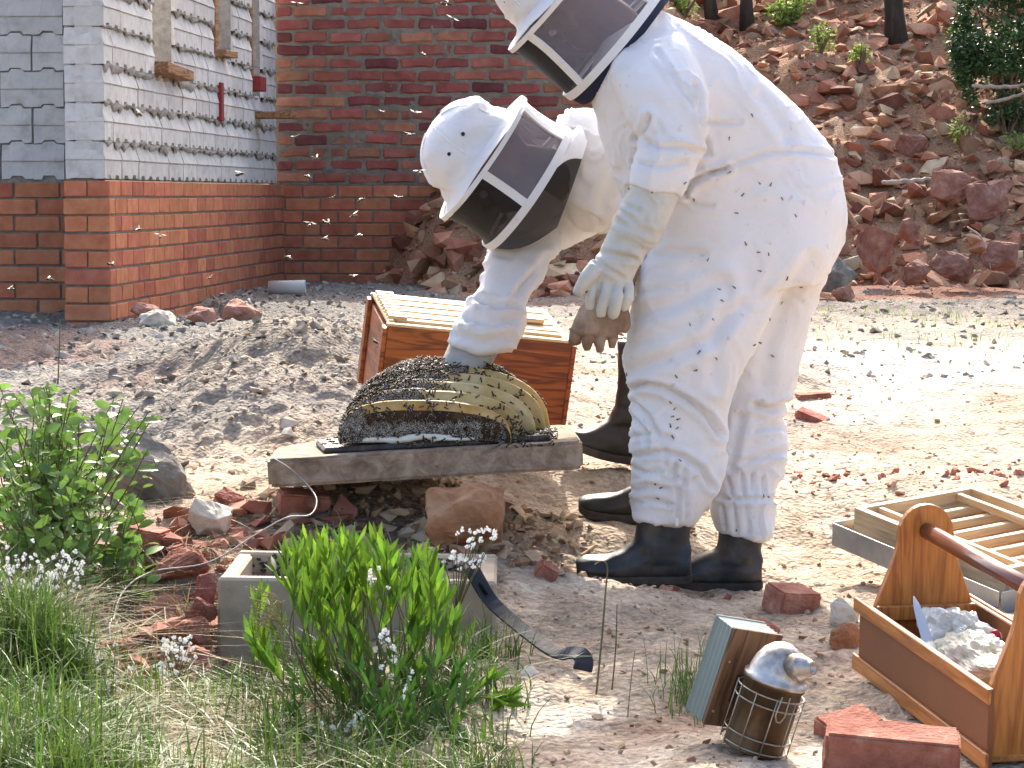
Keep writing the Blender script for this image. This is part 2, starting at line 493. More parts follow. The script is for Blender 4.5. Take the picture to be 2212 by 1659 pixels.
# corner geometry of the unfinished house
PZ = at(190, 388, 11.7).z                 # top of the face-brick plinth
C1 = at(236, 400, 11.7); C1.z = 0         # near corner of the pier
C2 = at(613, 400, 16.4); C2.z = 0         # inner corner
WD = (C2 - C1).normalized()               # along the receding wall
WN = Vector((WD.y, -WD.x, 0))             # its outward side
WLEN = (C2 - C1).length
NC = 11
def frame(o, d):
    """matrix: local x along d, y into the wall, z up; d seen from outside runs left to right"""
    n = Vector((-d.y, d.x, 0))
    return Matrix(((d.x, n.x, 0, o.x), (d.y, n.y, 0, o.y), (0, 0, 1, o.z), (0, 0, 0, 1)))
def put(me, name, parent, M, x, z, y, rng, jr=.006, jz=.0, jy=.002):
    o = bpy.data.objects.new(name, me); COL.objects.link(o)
    T = M @ Matrix.Translation((x, y + rng.uniform(-jy, jy), z + rng.uniform(-jz, jz))) @ Matrix.Rotation(rng.uniform(-jr, jr), 4, 'Y')
    o.parent = parent
    o.matrix_local = T
    return o
def course_wall(parent, M, length, z0, n, full, half, rng, phase=0, start=0.0, jr=.004, jz=.001, jy=.002, skip=None, stop=None, bh=BH, unit=.232):
    for c in range(n):
        zc = z0 + (c + .5) * bh
        x = start
        first = (c + phase) % 2
        k = 0
        while x < length - .02:
            if k == 0 and first: me = rng.choice(half); l = unit / 2
            else: me = rng.choice(full); l = unit
            if x + l > length + .03:
                me = rng.choice(half); l = unit / 2
            if not (skip and skip(x + l / 2, zc)):
                put(me, 'brick', parent, M, x + l / 2, zc, .05, rng, jr, jz, jy)
            x += l; k += 1

# -- block wall with brick plinth, running back from the pier
house = empty('house_wall', (C1.x, C1.y, 0.2))
tag(house, 'pale concrete block wall on orange face-brick plinth, receding to the inner corner', 'wall')
Hinv = Matrix.Translation(house.location).inverted()
FR = Hinv @ frame(C1, WD)
FD = Vector((WN.x, WN.y, 0))
front_dir = Vector((WN.x, WN.y, 0))        # left-to-right across the pier front
PW = .218
FRp = Hinv @ frame(C1 - front_dir * PW, front_dir)
rngw = random.Random(5)
course_wall(house, FR, WLEN - .01, PZ - NC * BH, NC, plinth_full, plinth_half, rngw, phase=0, start=.004)
for c in range(NC):
    zc = PZ - NC * BH + (c + .5) * BH
    if c % 2 == 0: put(rngw.choice(plinth_half), 'brick', house, FRp, .055, zc, .051, rngw, .004); put(rngw.choice(plinth_half), 'brick', house, FRp, .165, zc, .051, rngw, .004)
    else: put(rngw.choice(plinth_full), 'brick', house, FRp, .109, zc, .051, rngw, .004)
mb = MB()
mb.box((WLEN / 2 + .04, .104, PZ - NC * BH / 2 - .004), (WLEN - .09, .19, NC * BH), FR)
mb.box((PW / 2, .30, PZ - NC * BH / 2 - .004), (PW - .014, .57, NC * BH - .002), FRp)
mb.build('mortar', M_MORTAR, house)
# blocks: two-course face with interlocking teeth
def block_mesh(L, H, D, teeth, name='block', lean=.010, seed=0):
    """face on y=0; teeth up on top and matching notches below; upper half leans back"""
    rng = random.Random(seed)
    tw = L / teeth; th = .016
    def edge(z, up):
        pts = []
        for i in range(teeth):
            a = -L / 2 + i * tw
            pts += [(a + .002, z), (a + tw * .26, z), (a + tw * .34, z + th), (a + tw * .66, z + th), (a + tw * .74, z), (a + tw - .002, z)]
        return [(p[0] + rng.uniform(-.002, .002), p[1] + rng.uniform(-.0025, .0025)) for p in pts]
    bot = edge(-H / 2 + .002, 0); top = edge(H / 2 - .006, 1)
    n = len(bot)
    mid = [(p[0], -.004) for p in bot]; mid2 = [(p[0], .003) for p in bot]
    prof = [(bot, .0, 0), (mid, .0, 0), (mid, .006, 0), (mid2, .006, 0), (mid2, -.004, 0), (top, lean, 0)]
    vs = []
    for pts, y, _ in prof:
        vs += [(p[0], y + rng.uniform(-.0015, .0015), p[1]) for p in pts]
    k = len(vs)
    vs += [(p[0], D, p[1]) for p in top] + [(p[0], D, p[1]) for p in bot]
    fs = []
    rows = len(prof) + 2
    for r in range(rows):
        a = r * n; b = ((r + 1) % rows) * n
        for j in range(n - 1): fs.append((a + j, a + j + 1, b + j + 1, b + j))
    fs.append(tuple(r * n for r in range(rows))); fs.append(tuple(r * n + n - 1 for r in reversed(range(rows))))
    me = bpy.data.meshes.new(name); me.from_pydata(vs, [], fs)
    bm = bmesh.new(); bm.from_mesh(me); bmesh.ops.recalc_face_normals(bm, faces=bm.faces); bm.to_mesh(me); bm.free()
    me.materials.append(M_BLOCK)
    return me
BL, BLH = .345, .1775
blk = [block_mesh(BL - .008, BLH, .14, 2, seed=i, lean=.022) for i in range(5)]
blkh = [block_mesh(BL / 2 - .008, BLH, .14, 1, seed=10 + i, lean=.022) for i in range(3)]
pblk = [block_mesh(.184, BLH, .20, 1, 'block', lean=.006, seed=20 + i) for i in range(3)]
NB = 9
def wallx(gx_, Yg=None):
    """distance along the receding wall of grid column gx_"""
    u = (gx_ * S - 512) / F
    # C1 + WD*t : x/y' = u (pitch ignored, it is small)
    return (u * C1.y - C1.x) / (WD.x - u * WD.y)
OPEN = [(wallx(349), wallx(391), 3), (wallx(477), wallx(517), 4), (wallx(556), wallx(578), 3)]   # slit windows: from, to, first open course
for c in range(NB):
    x = .012 if c % 2 == 0 else .012 + BL / 2
    zc = PZ + .004 + (c + .5) * BLH
    segs = [(.006, WLEN - .14)]
    for a, b, c0 in OPEN:
        if c >= c0:
            l0, l1 = segs[-1]
            segs[-1] = (l0, a); segs.append((b, l1))
    for a, b in segs:
        x = a
        k = 0
        while x < b - .05:
            l = BL if not (k == 0 and c % 2) else BL / 2
            me = rngw.choice(blk) if l == BL else rngw.choice(blkh)
            if x + l > b + .03:
                l2 = b - x
                me = rngw.choice(blkh) if l2 < BL * .8 else rngw.choice(blk)
                o = put(me, 'block', house, FR, x + l2 / 2, zc, .022, rngw, .004, .001, .003)
                o.scale.x = (l2 - .006) / (BL / 2 - .008 if l2 < BL * .8 else BL - .008)
                x = b
                break
            put(me, 'block', house, FR, x + l / 2, zc, .022, rngw, .004, .001, .003)
            x += l; k += 1
    put(rngw.choice(pblk), 'block', house, FRp, PW / 2 - .012, zc, .012, rngw, .003, .001, .001)
mb = MB()
sc0 = 0
zt = PZ + NB * BLH
mb.box((WLEN / 2 - .05, .09, PZ + 1.5 * BLH), (WLEN - .16, .10, 3 * BLH), FR)
edges = [.02] + [v for a, b, c0 in OPEN for v in (a - .004, b + .004)] + [WLEN - .15]
for i in range(0, len(edges), 2):
    z0 = PZ + 3 * BLH + .0005
    mb.box(((edges[i] + edges[i + 1]) / 2, .0901, (z0 + zt) / 2), (edges[i + 1] - edges[i], .0995, zt - z0), FR)
a, b, c0 = OPEN[1]
mb.box(((a + b) / 2, .0902, PZ + 3.5 * BLH), (b - a, .099, BLH - .003), FR)
mb.build('mortar', M_BMORT, house)
# mortar squeezed unevenly out of the bed joints
for c in range(1, NB):
    zj = PZ + .004 + c * BLH
    segs = [(.01, WLEN - .15)]
    for a, b, c0 in OPEN:
        if c > c0 or (c == c0 and a < segs[-1][1]):
            l0, l1 = segs[-1]; segs[-1] = (l0, a - .01); segs.append((b + .01, l1))
    for a, b in segs:
        nx_ = max(8, int((b - a) / .012)); xs_ = np.linspace(a, b, nx_)
        up_ = .004 + .034 * np.clip(fbm(xs_, np.full(nx_, c * 3.7), 9, 4, 101) - .34, 0, 1) * 2 * (.3 + 1.2 * fbm(xs_, np.full(nx_, c * 1.9), 1.6, 2, 103))
        dn_ = .004 + .050 * np.clip(fbm(xs_, np.full(nx_, c * 5.1), 14, 3, 107) - .36, 0, 1) * 2 * (.2 + 1.3 * fbm(xs_, np.full(nx_, c * 2.3), 1.4, 2, 109))
        XX, TT = np.meshgrid(xs_, np.linspace(0, 1, 7))
        ZZ = zj - dn_[None, :] + TT * (up_ + dn_)[None, :]
        pr_ = np.sin(np.pi * TT) * (.010 + .012 * fbm(XX.ravel(), ZZ.ravel(), 30, 3, 113).reshape(XX.shape))
        YY = .034 + .008 * np.clip(TT - .5, -1, 1) - pr_ * .85 + np.where(TT < .5, -.004, .0)
        mj = link_mesh('mortar_joint', grid_mesh('mortar_joint', XX, YY, ZZ), house, M_BMORT)
        mj.matrix_local = FR
# timbers and brick ends left in the slit windows
def wall_piece(name, mat_, a, z, dims, rot=0, y=0.0):
    m_ = MB(); m_.box((0, 0, 0), dims)
    o = m_.build(name, mat_, house, bevel=.004)
    o.matrix_local = FR @ Matrix.Translation((a, y, z)) @ Matrix.Rotation(rot, 4, 'Y')
    return o
zs = PZ + 3 * BLH
wall_piece('timber', M_TIMBER, OPEN[0][0] + .30, zs + .035, (.62, .20, .055), .03, .05)
wall_piece('timber', M_TIMBER, OPEN[1][0] + .12, zs + BLH + .45, (.10, .10, .85), .0, .08)
wall_piece('timber', M_TIMBER, OPEN[1][0] + .24, zs + BLH + .03, (.36, .16, .04), -.02, .05)
wall_piece('timber', M_TIMBER, OPEN[2][0] + .07, zs + .70, (.05, .06, 1.2), .01, .06)
wall_piece('plank', M_TIMBER, OPEN[2][0] + .18, zs - .11, (.20, .30, .04), .0, -.06)
M_REDBR = pmat('red_brick_end', [(.20, .03, .03), (.28, .05, .045)], 20, .9, .4, 90)
wall_piece('brick', M_REDBR, OPEN[1][0] + .12, PZ + 2.6 * BLH, (.07, .04, .22), 0, .022)
wall_piece('brick', M_REDBR, OPEN[2][0] + .10, zs + .08, (.20, .10, .09), 0, .02)

# -- recessed wall left of the pier
back = .62
C0 = C1 - front_dir * (PW - .01) + WD * back
left = empty('house_wall', (C0.x - 1, C0.y, 0.2))
tag(left, 'grey concrete block wall on shaded brick plinth, recessed left of the pier', 'wall')
Linv = Matrix.Translation(left.location).inverted()
LL = 1.6
FL = Linv @ frame(C0 - front_dir * LL, front_dir)
course_wall(left, FL, LL, PZ - .006 - NC * BH, NC, plinth_full, plinth_half, rngw, phase=1, start=-.10)
lb = [block_mesh(.318, BLH, .14, 2, seed=30 + i, lean=.003) for i in range(4)]
for c in range(NB):
    x = LL - .325 * 5 - (.1625 if c % 2 else 0) + .16
    while x < LL - .05:
        l = .325
        o = put(rngw.choice(lb), 'block', left, FL, min(x + l / 2, LL + .05), PZ + .004 + (c + .5) * BLH, .012, rngw, .003, .001, .001)
        x += l
mb = MB()
mb.box((LL / 2, .107, PZ - .006 - NC * BH / 2 - .004), (LL - .006, .19, NC * BH), FL)
mb.build('mortar', M_MORTAR, left)
mb = MB()
mb.box((LL / 2, .082, PZ + NB * BLH / 2 - .02), (LL, .11, NB * BLH + .04), FL)
mb.build('mortar', M_BMORT, left)

# -- rear wall of red stock bricks
RL = 2.35
rear = empty('brick_wall', (C2.x, C2.y, 0.2))
tag(rear, 'rough red stock-brick wall with smeared grey mortar behind the beekeepers', 'wall')
Rinv = Matrix.Translation(rear.location).inverted()
FB = Rinv @ frame(C2, front_dir)
zb = at(700, 400, 16.35).z
def rough_skip(x, z):
    return False
course_wall(rear, FB, RL, zb - 8 * BH, 8, plinth_full, plinth_half, rngw, phase=1, start=-.11)
course_wall(rear, FB, RL, zb + .004, 16, stock_full, stock_half, rngw, phase=0, start=-.05, jr=.022, jz=.005, jy=.006)
mb = MB()
mb.box((RL / 2 - .05, .105, zb - 4 * BH), (RL, .19, 8 * BH), FB)
mb.build('mortar', M_MORTAR, rear)
# rough mortar face: displaced sheet between and over the bricks
nx_, nz_ = 190, 120
xs = np.linspace(-.1, RL, nx_); zs_ = np.linspace(zb + .002, zb + 16 * BH, nz_)
XX, ZZ = np.meshgrid(xs, zs_)
sm = fbm(XX.ravel(), ZZ.ravel(), 14, 4, 81); sm2 = fbm(XX.ravel(), ZZ.ravel(), 3.2, 3, 83)
dep = .009 - .016 * sstep(.64, .82, sm) * sstep(.52, .66, sm2) - (sm - .5) * .012
me = grid_mesh('mortar', XX, (dep).reshape(XX.shape), ZZ)
mo = link_mesh('mortar', me, rear, M_MORTARD)
mo.matrix_local = FB
mb = MB(); mb.box((RL / 2 - .05, .12, zb + 8 * BH - .015), (RL, .17, 16 * BH + .03), FB); mb.build('core', M_MORTARD, rear)
# ================================================================== rocks and rubble
def hull_pts(rng, n, sx, sy, sz, flat=.0):
    pts = []
    for i in range(n):
        v = Vector((rng.gauss(0, 1), rng.gauss(0, 1), rng.gauss(0, 1))).normalized()
        k = rng.uniform(.72, 1.0)
        v = Vector((max(-.93, min(.93, v.x)), max(-.93, min(.93, v.y)), max(-.85, min(.85, v.z))))
        pts.append(Vector((v.x * sx * k, v.y * sy * k, v.z * sz * k)))
    return pts
def hull_mesh(pts):
    bm = bmesh.new()
    for p in pts: bm.verts.new(p)
    r = bmesh.ops.convex_hull(bm, input=bm.verts)
    dead = [g for g in r.get('geom_interior', []) if isinstance(g, bmesh.types.BMVert)]
    if dead: bmesh.ops.delete(bm, geom=dead, context='VERTS')
    dead = [v for v in bm.verts if not v.link_faces]
    if dead: bmesh.ops.delete(bm, geom=dead, context='VERTS')
    bmesh.ops.recalc_face_normals(bm, faces=bm.faces)
    return bm
def chip_lib(n, seed, npt=10):
    rng = random.Random(seed); out = []
    for i in range(n):
        bm = hull_mesh(hull_pts(rng, npt, 1, rng.uniform(.6, 1), rng.uniform(.35, .75)))
        bm.verts.index_update()
        out.append((np.array([v.co[:] for v in bm.verts]), [tuple(v.index for v in f.verts) for f in bm.faces]))
        bm.free()
    return out
CHIPS = chip_lib(24, 11)
def scatter_mesh(name, items, lib):
    """items: (pos, size, euler) -> one mesh of many stones"""
    V = []; Fc = []; k = 0
    for i, (p, s, e) in enumerate(items):
        co, fs = lib[i % len(lib)]
        Rm = np.array(Euler(e).to_matrix())
        V.append((co * s) @ Rm.T + np.array(p))
        Fc.extend([tuple(j + k for j in f) for f in fs]); k += len(co)
    me = bpy.data.meshes.new(name)
    me.from_pydata(np.vstack(V).tolist(), [], Fc); me.update()
    return me
M_RUBBLE = pmat('red_rubble', [(.20, .085, .05), (.38, .185, .11), (.52, .35, .24)], 5, .92, .6, 40, rnd='island', vary=.45, huev=.015, bdist=.012,
                rcols=[(.7, .68, .65), (1, .95, .88), (1, 1, 1), (1.1, 1.2, 1.2), (1.4, 2.0, 2.2)], spec=.2)
M_GREYSTONE = pmat('grey_pebbles', [(.18, .165, .145), (.30, .275, .24), (.41, .385, .345)], 20, .95, .3, 90, rnd='island', vary=.35, huev=.01,
                   rcols=[(1, 1, 1), (1.1, .95, .8), (1, 1, 1), (1.25, 1.2, 1.1)])
M_SANDSTONE = pmat('sandy_pebbles', [(.25, .18, .12), (.40, .30, .205), (.52, .42, .31)], 20, .95, .3, 90, rnd='island', vary=.35,
                   rcols=[(.75, .5, .42), (1, .9, .8), (1, 1, 1), (1.2, 1.2, 1.15), (.9, .6, .5)])
rng = random.Random(21)
# loose red rubble all over the hillside (uncountable)
N_R = 12500
xs = np.array([rng.uniform(-1.1, 6.2) for i in range(N_R)])
ys = np.array([float(toe(np.array([x]))[0]) + (rng.random() ** 1.5) * 8.5 - .25 for x in xs])
hh = hill_h(xs, ys)
items = []
for x, y, h in zip(xs, ys, hh):
    s = .016 + .15 * rng.random() ** 4.2 + .018 * rng.random()
    items.append(((x, y, h + s * .15), s, (rng.gauss(-.1, .35), rng.gauss(0, .35), rng.uniform(0, 6.28))))
rub = link_mesh('rubble', scatter_mesh('rubble', items, CHIPS), None, M_RUBBLE)
tag(rub, 'loose broken red stone covering the hillside behind the beekeepers', 'rubble', kind='stuff')
# grey chippings between mound and house, sandy gravel in the yard
def gravel(name, n, fx, fy, s0, s1, mat_, label, seed, cond=None):
    r = random.Random(seed); P = []
    while len(P) < n:
        x, y = fx(r), fy(r)
        if cond and not cond(x, y, r): continue
        P.append((x, y))
    A = np.array(P); h = ground_h(A[:, 0], A[:, 1]); it = []
    for (x, y), z in zip(P, h):
        s = s0 + (s1 - s0) * r.random() ** 3.5
        it.append(((x, y, z + s * .2), s, (r.gauss(0, .3), r.gauss(0, .3), r.uniform(0, 6.28))))
    o = link_mesh(name, scatter_mesh(name, it, CHIPS), None, mat_)
    return tag(o, label, 'gravel', kind='stuff')
gravel('gravel', 4200, lambda r: r.uniform(-2.4, .4), lambda r: r.uniform(6.7, 16), .006, .04, M_GREYSTONE, 'grey chippings and ash strewn in front of the house wall', 31,
       lambda x, y, r: x < -.1 + r.gauss(0, .25) - (0.2 if y < 7.5 else 0))
gravel('gravel', 2600, lambda r: r.uniform(.0, 3.4), lambda r: r.uniform(9.5, 16.5), .005, .032, M_GREYSTONE, 'grey gravel at the foot of the rubble hillside', 32)
gravel('gravel', 5200, lambda r: r.gauss(.25, .8), lambda r: r.uniform(3.7, 9.5), .003, .016, M_SANDSTONE, 'small sandy pebbles scattered over the trodden ground', 33,
       lambda x, y, r: abs(x) < .235 * y + .3)

gravel('clods', 900, lambda r: r.gauss(-.15, .28), lambda r: r.uniform(5.35, 6.25), .006, .04, M_SANDSTONE, 'clods of earth and stone chips heaped under the slab', 34,
       lambda x, y, r: -.75 < x < .2 and not (5.06 < y < 5.56))
gravel('clods', 520, lambda r: r.uniform(-.80, -.35), lambda r: r.uniform(4.6, 5.9), .008, .060, pmat('brick_clods', [(.15, .06, .04), (.29, .12, .08), (.40, .24, .17)], 12, .95, .4, 60, rnd='island', vary=.4, huev=.01), 'broken brick bits heaped left of the trough', 35,
       lambda x, y, r: not (x > -.60 and 5.06 < y < 5.56))
gravel('clods', 700, lambda r: r.gauss(-.8, .32), lambda r: r.gauss(8.2, .5), .004, .022, M_GREYSTONE, 'dark grey clods on the earth mound left of the hive box', 36)
def rock_obj(name, w_, d_, h_, seed, mat_, npt=13, rough=.10, sub=3):
    r = random.Random(seed)
    bm = hull_mesh(hull_pts(r, npt + 4, w_ / 1.7, d_ / 1.7, h_ / 1.45))
    bmesh.ops.bevel(bm, geom=list(bm.edges), offset=min(w_, h_) * .035, segments=1, affect='EDGES', clamp_overlap=True)
    bmesh.ops.triangulate(bm, faces=bm.faces)
    bmesh.ops.subdivide_edges(bm, edges=[e for e in bm.edges if e.calc_length() > w_ * .12], cuts=sub, use_grid_fill=True)
    for v in bm.verts:
        q = v.co * (5.0 / w_) + Vector((seed * 3.1, 0, 0))
        n_ = mnoise.fractal(q, .8, 2.1, 4)
        v.co += v.co.normalized() * n_ * rough * w_ * .6
    ext = [(min(v.co[k] for v in bm.verts), max(v.co[k] for v in bm.verts)) for k in range(3)]
    for v in bm.verts:
        v.co = Vector([((v.co[k] - ext[k][0]) / (ext[k][1] - ext[k][0]) - .5) * (w_, d_, h_)[k] for k in range(3)])
    me = bpy.data.meshes.new(name); bm.to_mesh(me); bm.free()
    o = link_mesh(name, me, None, mat_)
    return o, -h_ / 2
M_REDROCK = pmat('red_rock', [(.15, .062, .045), (.31, .15, .105), (.46, .31, .24)], 13, .92, 1.0, 45, rnd='obj', vary=.2, bdist=.008)
M_GREYROCK = pmat('grey_rock', [(.06, .052, .043), (.19, .17, .14), (.38, .34, .29)], 13, .9, .8, 40, rnd='obj', vary=.12, bdist=.008)
M_PALEROCK = pmat('pale_rock', [(.38, .33, .26), (.55, .49, .40), (.66, .61, .53)], 9, .9, .5, 50, rnd='obj', vary=.08, bdist=.005)
M_ORROCK = pmat('orange_rock', [(.15, .07, .035), (.32, .16, .08), (.46, .30, .19)], 14, .92, .9, 60, rnd='obj', vary=.1, bdist=.006)
M_LOOSEBR = pmat('loose_brick', [(.13, .05, .035), (.29, .11, .075), (.37, .165, .115), (.50, .36, .27)], 22, .95, 1.0, 110, rnd='obj', vary=.2, bdist=.006, huev=.01, spec=.12)
def rock(x0, x1, y0, y1, Y, mat_, label, seed, cat='rock', sink=.12, hill_=False, depth=.9, npt=13, name='rock', tilt=0):
    """rock covering the grid box x0..x1, y0..y1 at distance Y"""
    k = mpp(Y)
    w_, h_ = (x1 - x0) * k, (y1 - y0) * k
    o, zm = rock_obj(name, w_, w_ * depth, h_ * (1 + sink), seed, mat_, npt)
    c = at((x0 + x1) / 2, y1, Y)
    o.location = (c.x, Y, c.z - zm - h_ * sink)
    o.rotation_euler = (0, tilt, 0)
    return tag(o, label, cat)
rock(475, 567, 645, 706, 11.9, M_REDROCK, 'pinkish pointed rock lying against the foot of the brick plinth', 3)
rock(222, 425, 930, 1096, 6.15, M_GREYROCK, 'large dark grey boulder behind the leafy weed', 5, depth=.7, npt=11)
rock(405, 502, 1076, 1150, 5.75, M_PALEROCK, 'pale quartz rock left of the concrete slab', 8)
rock(462, 530, 1052, 1112, 5.95, M_LOOSEBR, 'small reddish stone above the pale quartz rock', 9)
rock(918, 1092, 1040, 1166, 5.64, M_ORROCK, 'orange-brown rock wedged under the tilted concrete slab', 14, npt=9, depth=.8)
rock(1105, 1182, 1440, 1506, 4.75, M_PALEROCK, 'small white stone on the sand below the pry bar', 15)
rock(1846, 1930, 488, 580, 16.2, M_REDROCK, 'upright red boulder at the foot of the hillside', 17)
rock(1948, 2008, 560, 612, 15.8, M_REDROCK, 'squarish red rock left of the split two-tone rock', 18)
rock(2002, 2108, 540, 606, 16.0, M_REDROCK, 'broad red rock with pale broken top at the hillside foot', 19)
rock(2005, 2100, 366, 432, 17.6, M_REDROCK, 'large angular red rock halfway up the slope at right', 20)
rock(2085, 2175, 395, 470, 17.4, M_REDROCK, 'dark red rock beside the large angular one on the slope', 22)
rock(1755, 1850, 556, 624, 15.2, M_GREYROCK, 'grey weathered rock just right of the stooping beekeeper', 23)
rock(1796, 1846, 614, 656, 14.6, M_REDROCK, 'small pink rock in front of the grey weathered rock', 24)
rock(1884, 1934, 676, 708, 13.0, M_REDROCK, 'small orange-brown stone alone on the grey gravel', 25)
rock(1776, 1834, 700, 732, 12.4, M_REDROCK, 'dull brown stone on gravel beside the beekeeper\'s hip', 26)
rock(2008, 2048, 740, 768, 11.8, M_REDROCK, 'dark red stone on the pale ground at right', 27)
rock(2120, 2190, 385, 425, 17.7, M_REDROCK, 'flat red rock near the right edge of the slope', 28)
rock(1930, 2010, 290, 350, 18.4, M_REDROCK, 'tilted brown rock high on the rubble slope', 29)
rock(2045, 2105, 185, 235, 19.4, M_REDROCK, 'brown slab of rock high under the dark bush', 30)
rock(1880, 1990, 170, 235, 19.2, M_ORROCK, 'cluster-sized tan rock high on the slope below the tree trunk', 33)
rock(1745, 1800, 500, 560, 16.0, M_REDROCK, 'purple-brown rock partly behind the beekeeper\'s back', 34)
rock(2120, 2200, 520, 580, 16.0, M_REDROCK, 'rounded red rock near the right edge at slope foot', 35)
rock(1940, 1985, 470, 520, 16.6, M_REDROCK, 'leaning red stone behind the upright boulder', 36)
rock(1790, 1858, 1285, 1375, 5.25, M_PALEROCK, 'chalky white lump beside the toolbox end', 37)
rock(1788, 1862, 1340, 1412, 5.0, M_ORROCK, 'rusty pitted stone beside the toolbox end', 38)
rock(280, 345, 652, 690, 11.6, M_REDROCK, 'small broken red stone against the plinth', 39)
rock(300, 385, 668, 704, 11.4, M_PALEROCK, 'pale broken rubble piece at the foot of the plinth', 40)
rock(395, 470, 662, 705, 11.6, M_REDROCK, 'pale pink stone left of the pointed rock by the plinth', 41)
rock(470, 505, 645, 690, 12.2, M_GREYROCK, 'dark stone behind the pointed pink rock by the plinth', 42)
rock(175, 262, 945, 1010, 6.6, M_GREYROCK, 'grey stone half hidden by weed leaves beside the boulder', 43)
rock(1590, 1690, 1335, 1385, 5.0, M_LOOSEBR, 'flat pinkish stone lying behind the bee smoker', 44, depth=.6)
for i, (x0, x1, y0, y1, Y) in enumerate([(330, 455, 1180, 1250, 5.45), (420, 470, 1235, 1310, 5.2), (372, 462, 1330, 1400, 5.05), (365, 462, 1395, 1455, 4.95), (395, 470, 1285, 1345, 5.1), (85, 160, 1110, 1170, 5.9)]):
    rock(x0, x1, y0, y1, Y, M_LOOSEBR, ['broken orange brick lump among dry grass left of the trough', 'upright brick fragment touching the trough corner', 'dark brick fragment low beside the trough front', 'lowest brick fragment beside the trough front',
         'reddish brick piece wedged beside the trough wall', 'brick fragment showing between weed leaves'][i], 60 + i, 'brick', npt=12)

def loose_brick(x, y, Y, dims, rot, label, mat_=M_LOOSEBR, sink=.012, seed=1):
    bm = bmesh.new(); bmesh.ops.create_cube(bm, size=1)
    for v in bm.verts: v.co = Vector((v.co.x * dims[0], v.co.y * dims[1], v.co.z * dims[2]))
    bmesh.ops.bevel(bm, geom=list(bm.edges), offset=.005, segments=2, affect='EDGES')
    bmesh.ops.subdivide_edges(bm, edges=[e for e in bm.edges if e.calc_length() > .03], cuts=4, use_grid_fill=True)
    for v in bm.verts:
        v.co += v.co.normalized() * mnoise.fractal(v.co * 25 + Vector((seed * 5., 0, 0)), 1, 2, 3) * .004
    me = bpy.data.meshes.new('brick'); bm.to_mesh(me); bm.free()
    o = link_mesh('brick', me, None, mat_)
    p = at(x, y, Y)
    o.location = (p.x, p.y, p.z + dims[2] / 2 - sink); o.rotation_euler = rot
    return tag(o, label, 'brick')
loose_brick(1925, 1652, 3.98, (.215, .10, .07), (R(6), R(4), R(-7)), 'whole orange brick lying in the right foreground below the toolbox', seed=2)
loose_brick(1835, 1588, 4.28, (.10, .08, .045), (R(12), R(-10), R(20)), 'dark broken brick half buried behind the whole brick', seed=3)
loose_brick(1710, 1318, 5.45, (.10, .085, .062), (R(10), R(6), R(25)), 'chunky red brick half standing behind the beekeeper\'s heel', seed=4)
loose_brick(1755, 872, 9.0, (.12, .09, .05), (R(0), R(-4), R(8)), 'half-buried brick on the bright sand right of the knees', seed=5)
loose_brick(1942, 806, 10.3, (.075, .06, .045), (0, 0, R(5)), 'small square brick bat on the far bright ground', seed=6)
loose_brick(1755, 905, 8.3, (.11, .06, .03), (R(10), R(20), R(-20)), 'tilted brown brick shard below the half-buried brick', seed=7)
loose_brick(1182, 1240, 5.5, (.05, .04, .035), (R(20), R(30), R(10)), 'small bright red brick chip left of the boot toe', seed=8)
loose_brick(655, 1105, 5.9, (.12, .08, .06), (R(8), R(5), R(14)), 'dark brick propping up the left end of the slab', seed=9)
loose_brick(118, 1130, 5.95, (.10, .07, .06), (0, R(-6), R(12)), 'square red brick half seen in the weed', seed=10)
loose_brick(310, 1175, 5.6, (.11, .07, .05), (0, R(8), R(-14)), 'purple-brown brick below the dark boulder', seed=12)
# brick crumbs beyond the person and by the frame tray: uncountable
crumbs = []
r_ = random.Random(77)
for (x, y, Y, spread, n_) in [(1745, 1075, 7.0, .16, 60), (2080, 1050, 7.2, .22, 55), (2190, 1075, 7.0, .14, 40), (1340, 1275, 5.75, .18, 40), (430, 1130, 5.8, .25, 50), (330, 1320, 5.3, .2, 40)]:
    for i in range(n_):
        p = at(x, y, Y); px, py = p.x + r_.gauss(0, spread), p.y + r_.gauss(0, spread * .8)
        s = .005 + .022 * r_.random() ** 2.5
        crumbs.append(((px, py, gz(px, py) + s * .2), s, (r_.gauss(0, .4), r_.gauss(0, .4), r_.uniform(0, 6))))
tag(link_mesh('brick_crumbs', scatter_mesh('brick_crumbs', crumbs, CHIPS), None, M_LOOSEBR), 'crumbs of broken red brick strewn on the sand', 'rubble', kind='stuff')
# pale pipe at the inner corner
pp = at(580, 622, 14.6); pq = at(660, 620, 14.6)
mb = MB()
def hollow(mb_, a, b, ro, ri, n=18):
    a = Vector(a); b = Vector(b); t = (b - a).normalized(); x = t.cross(Vector((0, 0, 1))).normalized(); y = t.cross(x)
    R_ = lambda c, r: [c + (x * math.cos(2 * math.pi * j / n) + y * math.sin(2 * math.pi * j / n)) * r for j in range(n)]
    mb_.rings([R_(a, ri), R_(a, ro), R_(b, ro), R_(b, ri)], closed=True)
hollow(mb, pp, pq, .042, .034)
o = mb.build('pipe', pmat('pipe_plastic', [(.45, .43, .39), (.62, .60, .56)], 12, .6, .2, 60), None, smooth=True)
tag(o, 'short pale grey pipe lying at the inner corner of the walls', 'pipe')
# ================================================================== concrete trough, lid slab and comb
M_CONC = pmat('cast_concrete', [(.24, .185, .13), (.41, .335, .245), (.48, .41, .315)], 9, .92, .5, 60, bdist=.004)
M_SLABC = pmat('stained_concrete', [(.10, .065, .042), (.28, .205, .145), (.46, .385, .29)], 26, .92, 1.0, 60, bdist=.008, dist=.8)
M_TAR = pmat('dark_propolis', [(.015, .013, .012), (.05, .042, .036), (.14, .12, .10)], 30, .6, .7, 80)
